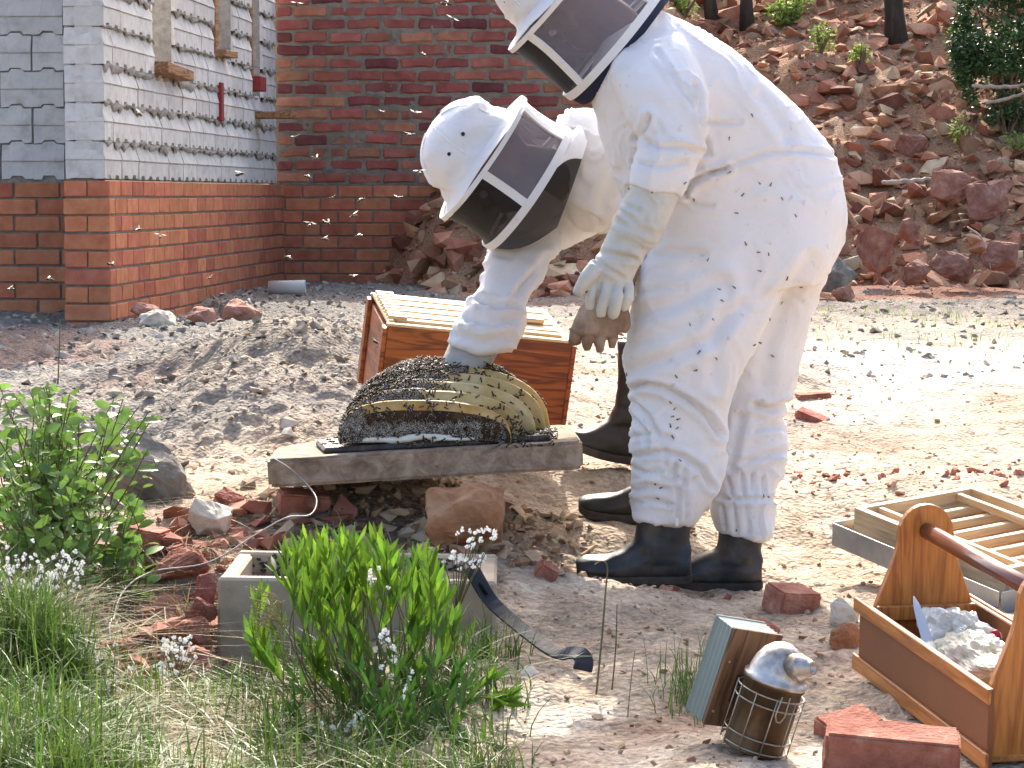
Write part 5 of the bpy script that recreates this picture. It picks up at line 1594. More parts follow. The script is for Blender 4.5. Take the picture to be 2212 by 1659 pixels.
# ================================================================== plants
def veg(name, cols, trans=.35, vary=.3, rough=.45, spec=.35, huev=.012):
    return pmat(name, cols, 30, rough, 0, 9, rnd='island', vary=vary, huev=huev, spec=spec, trans=trans)
M_SHRUB = veg('shrub_leaf', [(.055, .14, .014), (.12, .235, .02), (.26, .37, .03)], .38, .45)
M_WEED = veg('weed_leaf', [(.08, .17, .03), (.14, .25, .05), (.22, .33, .09)], .35, .35, .3, .5)
M_GRASS = veg('grass_blade', [(.035, .085, .012), (.085, .15, .025), (.20, .25, .06)], .35, .4, .5, .3, .02)
M_STRAW = veg('dry_straw', [(.20, .15, .075), (.34, .27, .15), (.46, .40, .26)], .2, .25, .7, .2)
M_DARKLEAF = veg('bush_leaf', [(.02, .055, .02), (.04, .09, .03), (.08, .14, .045)], .25, .4)
M_PALELEAF = veg('sapling_leaf', [(.12, .20, .04), (.20, .30, .06), (.28, .36, .10)], .4, .3)
M_STEM = pmat('green_stem', [(.10, .10, .04), (.16, .13, .06)], 30, .7, 0, 9)
M_TWIG = pmat('brown_twig', [(.12, .075, .05), (.22, .15, .10)], 30, .8, .3, 60)
M_PETAL = pmat('white_petal', [(.72, .71, .68), (.80, .79, .77)], 30, .7, 0, 9, rnd='island', vary=.08, trans=.2)
M_BARK = pmat('dark_bark', [(.02, .016, .013), (.05, .04, .032), (.09, .075, .06)], 14, .95, 1, 40, stretch=(1, 1, .25), bdist=.02)
def leaf_geo(L, W, fold=.25, curl=.25, nseg=4, tipw=.5):
    """leaf along +z, width along x, facing y; returns verts, faces"""
    vs, fs = [], []
    for i in range(nseg + 1):
        q = i / nseg
        w_ = W * (math.sin(math.pi * min(1, q * .94 + .06)) ** tipw) * (0.02 if i in (nseg,) else 1) * (.35 if i == 0 else 1)
        y = curl * L * q * q
        vs += [(-w_ / 2, y - fold * w_ * .5, q * L), (0, y, q * L), (w_ / 2, y - fold * w_ * .5, q * L)]
    for i in range(nseg):
        a = i * 3; fs += [(a, a + 1, a + 4, a + 3), (a + 1, a + 2, a + 5, a + 4)]
    return vs, fs
def basis(d, roll):
    d = d.normalized(); x = d.cross(Vector((0, 0, 1)))
    if x.length < 1e-3: x = Vector((1, 0, 0))
    x = x.normalized(); y = d.cross(x)
    return Matrix((x * math.cos(roll) + y * math.sin(roll), y * math.cos(roll) - x * math.sin(roll), d)).transposed()
def plant(name, label, cat, root_p, stems, leafspec, leaf_m, stem_m, seed, keep=60, group=None, stem_r=.002, start=.35, bs=0.0):
    """stems: list of tip points; leaves along each stem; the largest are own parts, the rest one foliage part"""
    r = random.Random(seed)
    top = empty(name, root_p); tag(top, label, cat, group)
    ms = MB(); mf = MB(); places = []
    for tip, n in stems:
        tip = Vector(tip); base = Vector(root_p) + Vector((r.gauss(0, .02) + bs * (tip.x - root_p[0]), r.gauss(0, .02) + bs * (tip.y - root_p[1]), -.01))
        mid = base.lerp(tip, .5) + Vector((r.gauss(0, .03), r.gauss(0, .03), -.02 + r.gauss(0, .02)))
        path = [Vector(p) for p in cat_rom([tuple(base), tuple(mid), tuple(tip)], 6)]
        ms.tube(path, [stem_r * (1 - .6 * i / len(path)) for i in range(len(path))], 5)
        for k in range(n):
            q = start + (1 - start) * (k + r.random()) / n
            f = q * (len(path) - 1); i = min(int(f), len(path) - 2); p = path[i].lerp(path[i + 1], f - i)
            t = (path[i + 1] - path[i]).normalized()
            az = k * 2.4 + r.uniform(-.5, .5)
            L, W, sp, upb, fold, curl, tipw = leafspec
            out = Vector((math.cos(az), math.sin(az), 0))
            d = (t * upb + out * sp + Vector((0, 0, .25 * upb))).normalized()
            Lr = L * r.uniform(.65, 1.15) * (1.0 if q < .9 else .8)
            places.append((p, d, r.uniform(0, 6.28), Lr, W * r.uniform(.8, 1.2) * Lr / L))
    o = ms.build('stem', stem_m, None, smooth=True, fix=False); wparent(o, top)
    L, W, sp, upb, fold, curl, tipw = leafspec
    vs0, fs0 = leaf_geo(1, W / L, fold, curl, 4, tipw)
    order = sorted(range(len(places)), key=lambda i: (places[i][0].y - places[i][3] * 3))
    single = set(order[:keep])
    me1 = bpy.data.meshes.new('leaf'); me1.from_pydata(vs0, [], fs0); me1.materials.append(leaf_m); me1.update()
    me1.polygons.foreach_set('use_smooth', [True] * len(me1.polygons))
    for i, (p, d, roll, Lr, Wr) in enumerate(places):
        B = basis(d, roll)
        if i in single:
            lo = bpy.data.objects.new('leaf', me1); COL.objects.link(lo); lo.parent = top
            lo.matrix_local = Matrix.Translation(-Vector(root_p)) @ Matrix.Translation(p) @ B.to_4x4() @ Matrix.Scale(Lr, 4)
        else:
            mf.add([p + B @ (Vector(v) * Lr) for v in vs0], fs0)
    if mf.v:
        o = mf.build('foliage', leaf_m, None, smooth=True, fix=False); wparent(o, top); o['kind'] = 'stuff'
    return top
r_ = random.Random(3)
# bright green willow-leaved shrub in front of the trough
sx_ = [560, 600, 640, 700, 760, 820, 860, 920, 960, 1020, 1070, 1095]; sy_ = [1290, 1165, 1150, 1150, 1150, 1160, 1185, 1200, 1260, 1380, 1450, 1500]
stems = []
for i in range(92):
    x = r_.uniform(545, 960) if i % 4 else r_.uniform(900, 1095); top_ = float(np.interp(x, sx_, sy_))
    y = top_ + 25 + abs(r_.gauss(0, 1)) * 130 if i % 3 else top_ + r_.uniform(10, 40)
    y = min(y, 1520)
    stems.append((at(x, y, r_.uniform(4.45, 4.98)), r_.randint(9, 15)))
rp = at(830, 1640, 4.5); rp.z = gz(rp.x, rp.y)
plant('green_shrub', 'bright green narrow-leaved shrub growing in front of the concrete trough', 'shrub', rp, stems, (.062, .0122, .42, 1.0, .3, .10, .8), M_SHRUB, M_STEM, 5, 110, start=.64, bs=.62)
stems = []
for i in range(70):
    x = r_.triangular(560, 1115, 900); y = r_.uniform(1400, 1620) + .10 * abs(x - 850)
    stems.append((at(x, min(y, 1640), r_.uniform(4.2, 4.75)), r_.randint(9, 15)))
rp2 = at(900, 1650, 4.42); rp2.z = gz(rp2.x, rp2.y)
M_SHRUB_SHADE = veg('shaded_shrub_leaf', [(.03, .085, .012), (.06, .14, .02), (.11, .20, .03)], .28, .4)  # shrub leaf copy with the beekeeper's cast shadow put into its colour
plant('green_shrub', 'low stems of the green shrub, shadow painted into their darker leaves, sprawling at the foot of the bright shrub', 'shrub', rp2, stems, (.055, .010, .5, .9, .3, .10, .8), M_SHRUB_SHADE, M_STEM, 15, 40, start=.3, bs=.4)
# broad-leaved weed on the left
stems = []
for i in range(112):
    x = r_.triangular(-60, 365, 140)
    top_ = float(np.interp(x, [-60, 60, 120, 200, 290, 370], [835, 820, 840, 865, 850, 915]))
    y = top_ + abs(r_.gauss(0, 1)) * 150
    stems.append((at(x, min(y, 1230), r_.uniform(5.2, 5.9)), r_.randint(8, 12)))
rp = at(110, 1215, 5.6); rp.z = gz(rp.x, rp.y)
plant('leafy_weed', 'sprawling broad-leaved green weed at the left edge before the boulder', 'plant', rp, stems, (.042, .023, 1.0, .35, .3, .3, .6), M_WEED, M_STEM, 6, 110, stem_r=.0025, start=.3)
stems = []
for i in range(16):
    stems.append((at(r_.uniform(215, 310), r_.uniform(1040, 1230), r_.uniform(5.25, 5.5)), 9))
rp = at(265, 1275, 5.35); rp.z = gz(rp.x, rp.y)
plant('leafy_weed', 'small dark green seedling weed below the dark boulder', 'plant', rp, stems, (.042, .022, .9, .4, .18, .2, .55), M_WEED, M_STEM, 8, 40, stem_r=.002, start=.2)

stems = []
for i in range(46):
    stems.append((at(r_.uniform(-40, 235), r_.uniform(985, 1215), r_.uniform(5.05, 5.4)), r_.randint(6, 10)))
rp = at(90, 1300, 5.15); rp.z = gz(rp.x, rp.y)
plant('leafy_weed', 'tangled low green weed among white flowers at the left edge', 'plant', rp, stems, (.036, .018, .95, .4, .3, .3, .6), M_WEED, M_STEM, 18, 40, stem_r=.002, start=.35, bs=.4)
# grass: uncountable blades
def blades(n, fx, fy, l0, l1, w_, seed, lean=.5, cond=None, up=1.0, hfun=None):
    r = random.Random(seed); P = []
    while len(P) < n:
        x, y = fx(r), fy(r)
        if cond is None or cond(x, y, r): P.append((x, y))
    A = np.array(P); H = ground_h(A[:, 0], A[:, 1]) if hfun is None else hfun(A[:, 0], A[:, 1])
    V = []; Fc = []
    for (x, y), z in zip(P, H):
        L = r.uniform(l0, l1); az = r.uniform(0, 6.28); ln = abs(r.gauss(0, lean)); w2 = w_ * r.uniform(.6, 1.3)
        dx, dy = math.cos(az), math.sin(az); sx, sy = -dy, dx
        k = len(V)
        for i in range(4):
            q = i / 4; o_ = ln * L * q * q; zz = z - .01 + L * q * up * (1 - .35 * ln * q)
            ww = w2 * (1 - q * .75)
            V += [(x + dx * o_ - sx * ww, y + dy * o_ - sy * ww, zz), (x + dx * o_ + sx * ww, y + dy * o_ + sy * ww, zz)]
        o_ = ln * L; V.append((x + dx * o_, y + dy * o_, z - .01 + L * up * (1 - .35 * ln)))
        for i in range(3): Fc.append((k + 2 * i, k + 2 * i + 1, k + 2 * i + 3, k + 2 * i + 2))
        Fc.append((k + 6, k + 7, k + 8))
    me = bpy.data.meshes.new('grass'); me.from_pydata(V, [], Fc); me.update()
    return me
def left_patch(x, y, r):
    return x < -.16 * y - .02 + .10 * math.sin(y * 3) + r.gauss(0, .07) and not in_trough(x, y)
def in_trough(x, y):
    return tl.x - .02 < x < tr_.x + .02 and 5.06 < y < 5.55
def clumps(n, x0, x1, y0, y1, seed):
    r = random.Random(seed); return [(r.uniform(x0, x1), r.uniform(y0, y1), r.uniform(.02, .07)) for i in range(n)]
def clump_blades(C, n, l0, l1, w_, seed, lean, cond=None, up=1.0):
    st = {'c': C[0]}
    def fx(r): st['c'] = r.choice(C); return r.gauss(st['c'][0], st['c'][2])
    def fy(r): return r.gauss(st['c'][1], st['c'][2])
    return blades(n, fx, fy, l0, l1, w_, seed, lean, cond, up)
tag(link_mesh('grass', clump_blades(clumps(100, -1.25, -.60, 3.70, 4.72, 1), 10000, .05, .20, .0025, 1, .85, lambda x, y, r: x < -.178 * y + .035 * (5 - y) + r.gauss(0, .03) and not in_trough(x, y)), None, M_GRASS), 'long green grass filling the lower left corner', 'grass', kind='stuff')
tag(link_mesh('grass', clump_blades(clumps(60, -.72, -.02, 3.85, 4.9, 2), 3600, .03, .15, .0021, 2, 1.0, lambda x, y, r: -.8 < x < .04 and not in_trough(x, y)), None, M_GRASS), 'green grass around the foot of the bright shrub', 'grass', kind='stuff')
tag(link_mesh('straw', clump_blades(clumps(80, -1.0, -.1, 3.9, 5.6, 3), 4200, .05, .22, .0016, 3, 1.4, lambda x, y, r: (x < -.03 * y - .1) and not in_trough(x, y), .42), None, M_STRAW), 'dry straw-coloured grass lying among the green', 'grass', kind='stuff')
tag(link_mesh('straw', clump_blades(clumps(26, -.85, -.1, 5.6, 6.2, 4), 900, .04, .16, .0014, 6, 1.5, None, .25), None, M_STRAW), 'dry stalks and litter lying under and left of the slab', 'grass', kind='stuff')
tag(link_mesh('grass', blades(260, lambda r: .105 * 4.55 + r.gauss(-.14, .035), lambda r: r.gauss(4.58, .06), .03, .13, .0013, 4, .8), None, M_GRASS), 'sparse grass tuft on the sand between shrub and smoker', 'grass', kind='stuff')
tag(link_mesh('grass', blades(650, lambda r: r.choice((1.02, 1.35, 1.75, 2.3, 2.05)) + r.gauss(0, .17), lambda r: r.choice((11.2, 12.3, 12.9)) + r.gauss(0, .35), .02, .06, .003, 5, .6), None, M_PALELEAF), 'low yellowish-green grass patches on the grey gravel', 'grass', kind='stuff')
# tall single stalks
def stalk(pts, r, label, mat_):
    c = cat_rom(pts, 6); m_ = MB(); m_.tube([at(*p) for p in c], [r * (1 - .5 * i / len(c)) for i in range(len(c))], 6)
    return tag(m_.build('grass_stalk', mat_, None, smooth=True), label, 'grass stalk')
stalk([(1288, 1500, 4.62), (1300, 1380, 4.62), (1308, 1280, 4.62), (1312, 1225, 4.62), (1300, 1212, 4.60), (1284, 1220, 4.58)], .0022, 'tall green grass stalk with nodding tip before the boot', M_STEM)
stalk([(1322, 1490, 4.6), (1330, 1400, 4.6), (1333, 1305, 4.6)], .0018, 'shorter upright grass stalk right of the nodding one', M_STEM)
stalk([(1355, 1560, 4.5), (1362, 1480, 4.52), (1372, 1400, 4.54)], .0015, 'thin pale stalk in the tuft before the boots', M_STRAW)
stalk([(125, 830, 5.6), (128, 760, 5.6), (130, 690, 5.6)], .0018, 'thin upright stalk rising above the leafy weed', M_STEM)
stalk([(610, 1600, 4.5), (612, 1480, 4.5), (612, 1380, 4.5), (606, 1300, 4.5)], .002, 'pale seed-grass stalk in front of the trough corner', M_STRAW)
stalk([(560, 1660, 4.3), (640, 1560, 4.4), (720, 1500, 4.5)], .0015, 'slanting pale grass stalk across the shrub foot', M_STRAW)
# feathery seed head by the trough
m_ = MB()
for i in range(34):
    q = r_.random(); a = at(606 + 3 * q, 1300 + 75 * q, 4.5); sgn = -1 if r_.random() < .75 else 1
    ln_ = r_.uniform(15, 75) * (1 if sgn < 0 else .4)
    b = at(606 + sgn * ln_, 1300 + 75 * q - 25 + r_.uniform(-18, 40), 4.5 + r_.uniform(-.05, .05))
    m_.tube([a, a.lerp(b, .5) + Vector((0, 0, .006)), b], [.0006, .0009, .0007], 4)
    for w2 in (.6, .8, 1.0):
        p_ = a.lerp(b, w2); m_.sphere(p_, (.0016, .0016, .0011), 5, 4)
tag(m_.build('seed_head', M_STRAW, None), 'feathery pale grass seed head left of the shrub', 'grass')
# white flower sprays
def flowers(specs, label, seed):
    r = random.Random(seed); mfl = MB(); mst = MB()
    top = None
    for (x, y, Y, sx2, sy2, n, bx_, by_) in specs:
        if top is None:
            top = empty('white_flowers', at(bx_, by_, Y)); tag(top, label, 'flowers')
        b = at(bx_, by_, Y)
        for i in range(n):
            p = at(x + r.gauss(0, sx2), y + r.gauss(0, sy2), Y + r.gauss(0, .04))
            for k in range(5):
                a = 2 * math.pi * k / 5 + r.random()
                d = Vector((math.cos(a), -.5 + r.uniform(-.4, .4), math.sin(a))).normalized()
                sd_ = d.cross(Vector((0, -1, .3))).normalized()
                l_ = r.uniform(.004, .0075)
                mfl.add([p, p + d * l_ * .6 + sd_ * l_ * .4, p + d * l_, p + d * l_ * .6 - sd_ * l_ * .4], [(0, 1, 2, 3)])
            if i % 3 == 0: mst.tube([b, b.lerp(p, .5) + Vector((0, 0, .01)), p], .0009, 4)
    o = mfl.build('petals', M_PETAL, None, fix=False); wparent(o, top); o['kind'] = 'stuff'
    o = mst.build('stem', M_STEM, None, fix=False); wparent(o, top); o['kind'] = 'stuff'
flowers([(1040, 1150, 4.95, 18, 8, 16, 985, 1330), (1015, 1180, 4.95, 10, 8, 8, 985, 1330), (1020, 1205, 4.95, 26, 6, 14, 985, 1330), (975, 1205, 4.95, 10, 5, 6, 985, 1330), (1015, 1228, 4.95, 10, 6, 8, 985, 1330)], 'spray of tiny white flowers above the pry bar', 1)
flowers([(60, 1225, 4.9, 40, 20, 40, 90, 1400), (100, 1260, 4.85, 40, 25, 50, 90, 1400), (30, 1290, 4.8, 25, 20, 20, 90, 1400), (150, 1215, 4.9, 20, 14, 20, 90, 1400)], 'white flowers on the grass at the left edge', 2)
flowers([(180, 1430, 4.7, 20, 30, 34, 220, 1560), (235, 1480, 4.6, 15, 30, 24, 220, 1560), (390, 1400, 4.75, 22, 20, 34, 380, 1500), (360, 1450, 4.7, 18, 16, 16, 380, 1500)], 'white flowers between grass and brick fragments', 3)
flowers([(790, 1240, 4.5, 25, 20, 12, 800, 1500), (830, 1400, 4.45, 12, 20, 16, 800, 1500), (880, 1480, 4.4, 14, 30, 12, 800, 1500), (740, 1560, 4.35, 30, 14, 12, 800, 1600), (700, 1600, 4.35, 50, 14, 12, 800, 1600)], 'scattered white blossoms within the green shrub', 4)

# ------------------------------------------------------------------ trees and bushes on the hillside
def hill_at(x, y):
    """where the sight line through grid x, y meets the hillside"""
    Y = 15.0
    while Y < 40:
        p = at(x, y, Y)
        if hz(p.x, p.y) >= p.z: break
        Y += .08
    return Vector((p.x, p.y, hz(p.x, p.y)))
def leaf_cloud(n, c, rad, L, W, seed, gap=.35):
    r = random.Random(seed); m_ = MB(); vs0, fs0 = leaf_geo(1, W / L, .2, .15, 2, .6)
    k = 0
    while k < n:
        v = Vector((r.uniform(-1, 1), r.uniform(-1, 1), r.uniform(-1, 1)))
        if v.length > 1: continue
        p = Vector(c) + Vector((v.x * rad[0], v.y * rad[1], v.z * rad[2]))
        if mnoise.noise(p * 3.2 + Vector((seed, 0, 0))) < gap - .5: continue
        B = basis(Vector((r.gauss(0, 1), r.gauss(0, 1), r.gauss(-.1, .8))), r.uniform(0, 6.28)); Lr = L * r.uniform(.6, 1.2)
        m_.add([p + B @ (Vector(q) * Lr) for q in vs0], fs0); k += 1
    return m_
def tree(x, y, lean, rad, h, label, seed):
    b = hill_at(x, y); top = empty('tree', b); tag(top, label, 'tree', None)
    r = random.Random(seed); m_ = MB()
    pts = [b + Vector((lean * h * q + .03 * math.sin(5 * q + seed), .1 * q, h * q - .15)) for q in np.linspace(0, 1, 10)]
    m_.tube(pts, [rad * (1.35 if i == 0 else 1 - .06 * i) for i in range(10)], 12)
    for k in range(5):
        p = pts[6 + k % 4]; d = Vector((r.uniform(-1, 1), r.uniform(-1, 1), .8)).normalized() * h * .3
        m_.tube([p, p + d * .5 + Vector((0, 0, .05)), p + d], [rad * .4, rad * .25, rad * .1], 7)
    o = m_.build('trunk', M_BARK, None, smooth=True); wparent(o, top)
    o = leaf_cloud(900, pts[-1] + Vector((0, 0, .3)), (1.0, 1.0, .75), .09, .035, seed).build('crown', M_DARKLEAF, None, smooth=True, fix=False); wparent(o, top); o['kind'] = 'stuff'
tree(1938, 96, -.03, .085, 3.4, 'dark tree trunk standing on the slope between small green saplings', 3)
tree(1620, 58, .0, .055, 3.2, 'straight thin dark trunk above the stooping beekeeper\'s back', 4)
tree(1552, 56, -.16, .055, 3.2, 'leaning thin dark trunk above the stooping beekeeper\'s shoulder', 5)
def bush(x0, x1, y0, y1, n, L, W, mat_, label, seed, lift=0, cat='bush'):
    b = hill_at((x0 + x1) / 2, y1); k = mpp(b.y); top = empty('bush', b); tag(top, label, cat)
    rx = (x1 - x0) / 2 * k; rz = (y1 - y0) / 2 * k
    r = random.Random(seed); m_ = MB()
    for i in range(9):
        a = r.uniform(0, 6.28); t_ = b + Vector((math.cos(a) * rx * .6, math.sin(a) * rx * .4, rz * r.uniform(.8, 1.8)))
        m_.tube([b, b.lerp(t_, .5) + Vector((0, 0, .05 * rz)), t_], [.012, .008, .004], 5)
    o = m_.build('stem', M_TWIG, None); wparent(o, top)
    o = leaf_cloud(n, b + Vector((0, 0, rz)), (rx, rx * .8, rz), L, W, seed, .45).build('foliage', mat_, None, smooth=True, fix=False); wparent(o, top); o['kind'] = 'stuff'
bush(2050, 2300, -80, 285, 8000, .055, .024, M_DARKLEAF, 'big dark green bush at the upper right edge', 1)
bush(1655, 1745, -20, 62, 420, .06, .02, M_PALELEAF, 'light green bush beside the thin dark trunks', 2)
bush(1745, 1805, 48, 115, 170, .06, .018, M_PALELEAF, 'small upright green sapling left of the thick trunk', 3)
bush(1838, 1880, 92, 170, 130, .06, .018, M_PALELEAF, 'lower green sapling below the thick trunk', 4)
bush(2030, 2100, 60, 150, 160, .05, .016, M_PALELEAF, 'thin yellow-green shrub left of the big dark bush', 5)
bush(2050, 2130, 250, 330, 150, .05, .014, M_PALELEAF, 'sparse yellow-green growth beneath the big dark bush', 6)
bush(2120, 2230, 215, 320, 500, .05, .02, M_DARKLEAF, 'dark low growth hanging beneath the big dark bush', 11)
bush(2160, 2240, 290, 350, 160, .05, .014, M_PALELEAF, 'sparse yellow-green tuft right of the large angular rock', 12)
bush(1700, 1760, -60, 20, 200, .06, .02, M_PALELEAF, 'pale green foliage at the top edge between the trunks', 7)
bush(1440, 1520, -30, 40, 300, .06, .02, M_PALELEAF, 'yellow-green foliage behind the beekeeper\'s collar', 9)
def branch(pts, r, label):
    c = cat_rom(pts, 7); m_ = MB(); m_.tube([at(*p) + Vector((0, 0, mnoise.noise(Vector((i * .7, pts[0][0], 0))) * r * .7)) for i, p in enumerate(c)], [r * .75 * (1 - .75 * abs(i / len(c) - .3)) * (1 + .3 * mnoise.noise(Vector((i * 1.3, pts[0][1], 5)))) for i in range(len(c))], 7)
    tag(m_.build('branch', pmat('bleached_wood', [(.16, .12, .09), (.38, .32, .27), (.48, .43, .37)], 20, .9, .6, 60), None, smooth=True), label, 'branch')
branch([(1730, 72, 20.6), (1790, 60, 20.7), (1850, 38, 20.9)], .028, 'pale bleached branch lying across the slope top')
branch([(2100, 185, 18.0), (2160, 188, 17.9), (2240, 182, 17.8)], .02, 'upper bleached stick lying before the dark bush')
branch([(2130, 222, 17.9), (2180, 212, 17.8), (2240, 190, 17.7)], .018, 'lower bleached stick lying before the dark bush')
branch([(1905, 395, 17.2), (1960, 392, 17.2), (2010, 385, 17.3)], .025, 'straight pale stick on the rubble slope')
branch([(2090, 490, 16.3), (2125, 520, 16.1), (2140, 580, 15.9)], .009, 'thin curved twig hanging over the red rocks')
branch([(1690, 640, 13.6), (1740, 622, 13.8), (1780, 608, 14.0)], .012, 'dark thin stick on the gravel behind the beekeeper')
# ================================================================== bees
M_BEE = pmat('bee', [(.010, .007, .004), (.04, .022, .008), (.22, .12, .02)], 260, .45, 0, 9, rnd='obj', vary=.3, spec=.4)
M_WING, _t, _b, _o = nt('bee_wing')
_b.inputs['Base Color'].default_value = (.75, .73, .68, 1); _b.inputs['Roughness'].default_value = .25
_tr = _t.nodes.new('ShaderNodeBsdfTranslucent'); _tr.inputs[0].default_value = (.85, .83, .78, 1)
_ms = _t.nodes.new('ShaderNodeMixShader'); _ms.inputs[0].default_value = .35
_t.links.new(_b.outputs[0], _ms.inputs[1]); _t.links.new(_tr.outputs[0], _ms.inputs[2]); _tp = _t.nodes.new('ShaderNodeBsdfTransparent'); _m2 = _t.nodes.new('ShaderNodeMixShader'); _m2.inputs[0].default_value = .80
_t.links.new(_ms.outputs[0], _m2.inputs[1]); _t.links.new(_tp.outputs[0], _m2.inputs[2]); _t.links.new(_m2.outputs[0], _o.inputs[0])
def bee_geo(spread):
    m_ = MB()
    m_.sphere((-.0042, 0, .0022), (.0042, .0022, .0021), 6, 4)
    m_.sphere((.0014, 0, .0026), (.0022, .0021, .0021), 6, 4)
    m_.sphere((.0043, 0, .0022), (.0013, .0016, .0014), 6, 4)
    for s in (-1, 1):
        c, sn = math.cos(spread), math.sin(spread)
        tip = (-c * .0095 + .001, s * sn * .0095 + s * .0012, .0058)
        m_.add([(.0015, s * .001, .0045), (-c * .004 + sn * .0022, s * (sn * .004 + c * .0026), .0052), tip, (-c * .005 - sn * .001, s * (sn * .005), .0050)], [(0, 1, 2, 3)], 1)
    return m_
bee_fly = bee_geo(1.25).mesh('bee'); bee_fly.materials.append(M_BEE); bee_fly.materials.append(pmat('lit_wing', [(.75, .73, .68), (.8, .78, .74)], 9, .3, 0, 9, trans=.6))
bee_sit = bee_geo(.35).mesh('bee'); bee_sit.materials.append(M_BEE); bee_sit.materials.append(M_WING)
r_ = random.Random(12)
FLY = [(825, 245), (897, 248), (912, 120), (682, 345), (665, 385), (783, 435), (905, 375), (672, 488), (775, 513), (705, 485), (860, 430), (885, 295), (105, 607), (240, 575), (345, 512), (455, 603), (300, 498), (640, 12), (640, 300), (965, 12), (975, 45),
       (22, 628), (810, 742), (798, 690), (880, 712), (820, 750), (765, 470), (700, 520), (760, 600), (300, 250), (720, 430), (520, 380), (620, 560)]
for x, y in FLY:
    o = bpy.data.objects.new('bee', bee_fly); COL.objects.link(o)
    o.location = at(x, y, r_.uniform(5.6, 7.2)); o.rotation_euler = (r_.uniform(-.5, .5), r_.uniform(-.5, .5), r_.uniform(0, 6.28)); s = r_.uniform(1.4, 1.9); o.scale = (s, s, s)
    tag(o, 'tiny bee flying in the air before the house walls', 'bee', 'bees flying before the walls')
SIT = [(1198, 330), (1360, 408), (1408, 415), (1480, 395), (1500, 432), (1575, 375), (1640, 395), (1590, 460), (1665, 398), (1718, 465), (1610, 525), (1640, 545), (1660, 548), (1553, 625), (1560, 650), (1688, 655), (1640, 585), (1662, 690), (1640, 740), (1548, 775),
       (1628, 745), (1668, 768), (1510, 762), (1502, 800), (1460, 812), (1355, 808), (1448, 868), (1458, 882), (1452, 900), (1466, 905), (1448, 918), (1462, 925), (1455, 945), (1468, 995), (1415, 1045), (1428, 1055), (1420, 1075), (1650, 1070), (1660, 1072), (1585, 620), (1530, 560), (1700, 600),
       (1730, 620), (1360, 80), (1625, 250), (1575, 300), (1605, 420), (1690, 430), (1540, 690), (1490, 700)]
from mathutils.bvhtree import BVHTree
bpy.context.view_layer.update()
def bvh_of(objs):
    vs, fs, own = [], [], []
    for o in objs:
        k_ = len(vs); M_ = o.matrix_world
        vs += [M_ @ v.co for v in o.data.vertices]
        for p in o.data.polygons: fs.append(tuple(i + k_ for i in p.vertices)); own.append(o)
    return BVHTree.FromPolygons(vs, fs), own
SUITS, S_OWN = bvh_of([o for o in bpy.data.objects if o.type == 'MESH' and o.parent in (pA, pB) and o.name.split('.')[0] in ('bee_suit', 'glove')])
COMBT, C_OWN = bvh_of([o for o in bpy.data.objects if o.type == 'MESH' and (o.parent in (comb, slab) or (o.parent == pB and o.name.startswith('glove')))])
for x, y in SIT:
    a = Vector((0, 0, CZ)); d = (at(x, y, 6) - a).normalized()
    loc, nrm, idx, ds = SUITS.ray_cast(a, d)
    if loc is None: continue
    ob = S_OWN[idx]
    o = bpy.data.objects.new('bee', bee_sit); COL.objects.link(o)
    q = nrm.to_track_quat('Z', 'Y')
    o.rotation_euler = (q.to_matrix() @ Matrix.Rotation(r_.uniform(0, 6.28), 3, 'Z')).to_euler(); o.location = loc
    s = r_.uniform(.62, .85); o.scale = (s, s, s)
    if ob and ob.parent == pB: tag(o, 'tiny dark bee sitting on the bowed beekeeper', 'bee', 'bees on the bowed beekeeper')
    else: tag(o, 'tiny dark bee sitting on the stooping beekeeper\'s white suit', 'bee', 'bees on the stooping beekeeper')
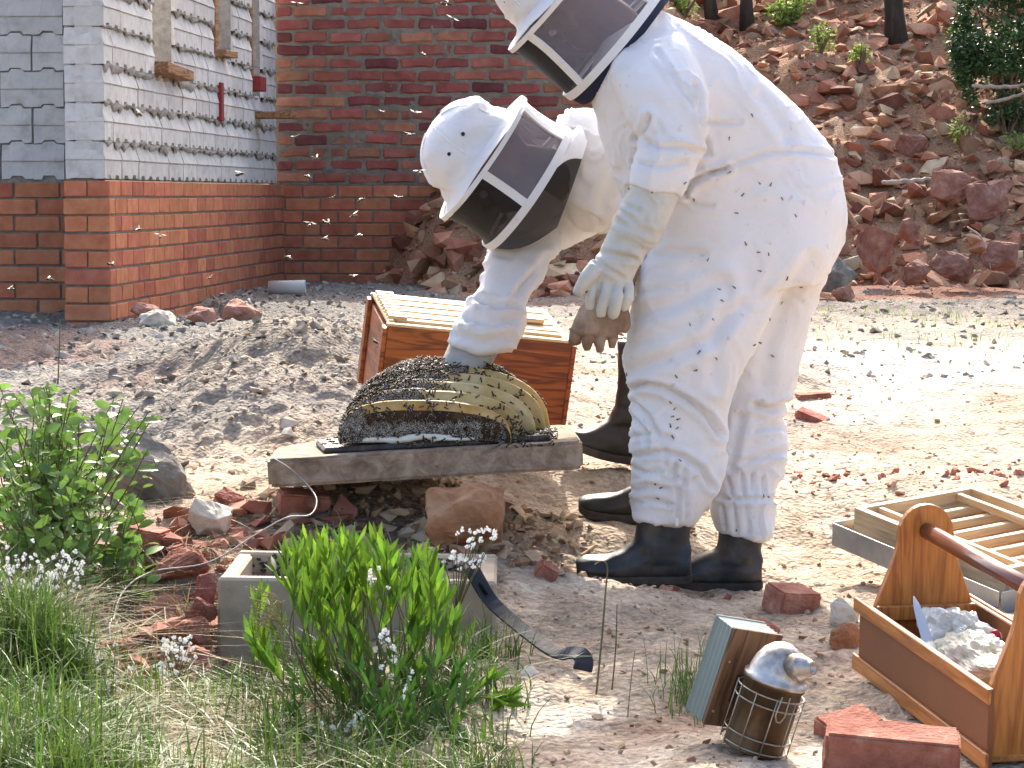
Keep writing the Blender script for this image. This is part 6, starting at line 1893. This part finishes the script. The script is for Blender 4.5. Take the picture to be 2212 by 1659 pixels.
# mass of bees crawling over the comb (uncountable)
sitg = bee_geo(.35)
sv = np.array(sitg.v); sf_ = sitg.f; sm_ = sitg.m
V = []; Fc = []; Mi = []; k = 0
def add_bee(p, nrm, r, sc=1.0):
    global k
    B = (nrm.to_track_quat('Z', 'Y').to_matrix() @ Matrix.Rotation(r.uniform(0, 6.28), 3, 'Z'))
    V.append((sv * sc) @ np.array(B).T + np.array(p)); Fc.extend([tuple(j + k for j in f) for f in sf_]); Mi.extend(sm_); k += len(sv)
count = 0; tries = 0
cnt = Vector((0, 0, 0))
while count < 3000 and tries < 22000:
    tries += 1
    x = r_.uniform(715, 1215); y = r_.uniform(775, 965)
    q = r_.random()
    if q < .72:
        a = Vector((0, r_.choice((0, -.6, 0)), CZ + r_.choice((0, 0, .6, 1.6)))); tgt = at(x, y, 5.98)
    else:
        a = Vector((r_.uniform(-.6, .4), 5.4, 2.2)); tgt = at(x, y, r_.uniform(5.84, 6.16))
    d = (tgt - a).normalized()
    loc, nrm, idx, ds = COMBT.ray_cast(a, d)
    if loc is None: continue
    if nrm.dot(d) > 0: nrm = -nrm
    ob = C_OWN[idx]
    nm = ob.name.split('.')[0]
    gxp, gyp = to_grid(np.array([loc[:]]))[0]
    if nm == 'comb_leaf':
        # bare wax ridges towards the right, dense bees left, top and at the back
        leaf = min(range(6), key=lambda i: abs(CB[i][5] - loc.y))
        edge = nrm.z > .25
        rel = (loc.z - CB[leaf][3]) / CB[leaf][4]
        if leaf == 0:
            if edge: pr = .9 if gxp < 765 else (.14 if gxp < 840 else .03)
            else: pr = .07 if (rel > .5 and gxp > 790) else (.9 if gxp < 1040 else .25)
        elif leaf <= 3:
            lim = 885 + 24 * leaf
            pr = .95 if gxp < lim else (.2 if gxp < lim + 40 else .025)
        elif leaf == 4: pr = .95 if gxp < 1010 else .15
        else: pr = 1.0
        if r_.random() > pr: continue
    elif nm in ('raised_rim', 'wax_strip', 'slab_body'):
        if r_.random() > (.08 if gxp < 1050 else .35) or loc.y > 6.15 or gxp > 1200: continue
    elif nm == 'glove':
        if r_.random() > .2 or gyp < 795: continue
    else: continue
    add_bee(loc + nrm * .0005, nrm, r_, r_.uniform(.9, 1.15)); count += 1
# a second crawling layer on the crown of the comb
crest = 0
for i in range(4200):
    L_ = CB[r_.choice((1, 2, 3, 4, 5, 5, 4, 3))]
    th = r_.uniform(.25, math.pi - .05)
    ox = math.copysign(abs(math.cos(th)) ** .75, math.cos(th)) * L_[2]; oz = abs(math.sin(th)) ** .62 * L_[4] * (1 - .10 * math.cos(th + .5))
    if L_[0] < 5 and th < 1.75 - .05 * L_[0]: continue
    if crest > 1300: break
    p = Vector((L_[1] + ox, L_[5] - .10 * (ox / L_[2]) ** 2 * L_[2] + r_.uniform(-.03, .03), L_[3] + oz + r_.uniform(0.001, .010)))
    nn_ = Vector((ox / L_[2] * .8 + r_.gauss(0, .3), r_.gauss(-.2, .5), 1)).normalized()
    add_bee(p, nn_, r_, r_.uniform(.9, 1.15)); crest += 1
me = bpy.data.meshes.new('bee_cluster'); me.from_pydata(np.vstack(V).tolist(), [], Fc); me.polygons.foreach_set('material_index', Mi); me.update()
M_BEES = pmat('comb_bees', [(.010, .007, .004), (.04, .022, .008), (.22, .12, .02)], 260, .6, 0, 9, rnd='island', vary=.5, spec=.15)
me.materials.append(M_BEES); me.materials.append(M_WING)
tag(link_mesh('bee_cluster', me), 'dense mass of bees crawling over the honeycombs', 'bees', kind='stuff')
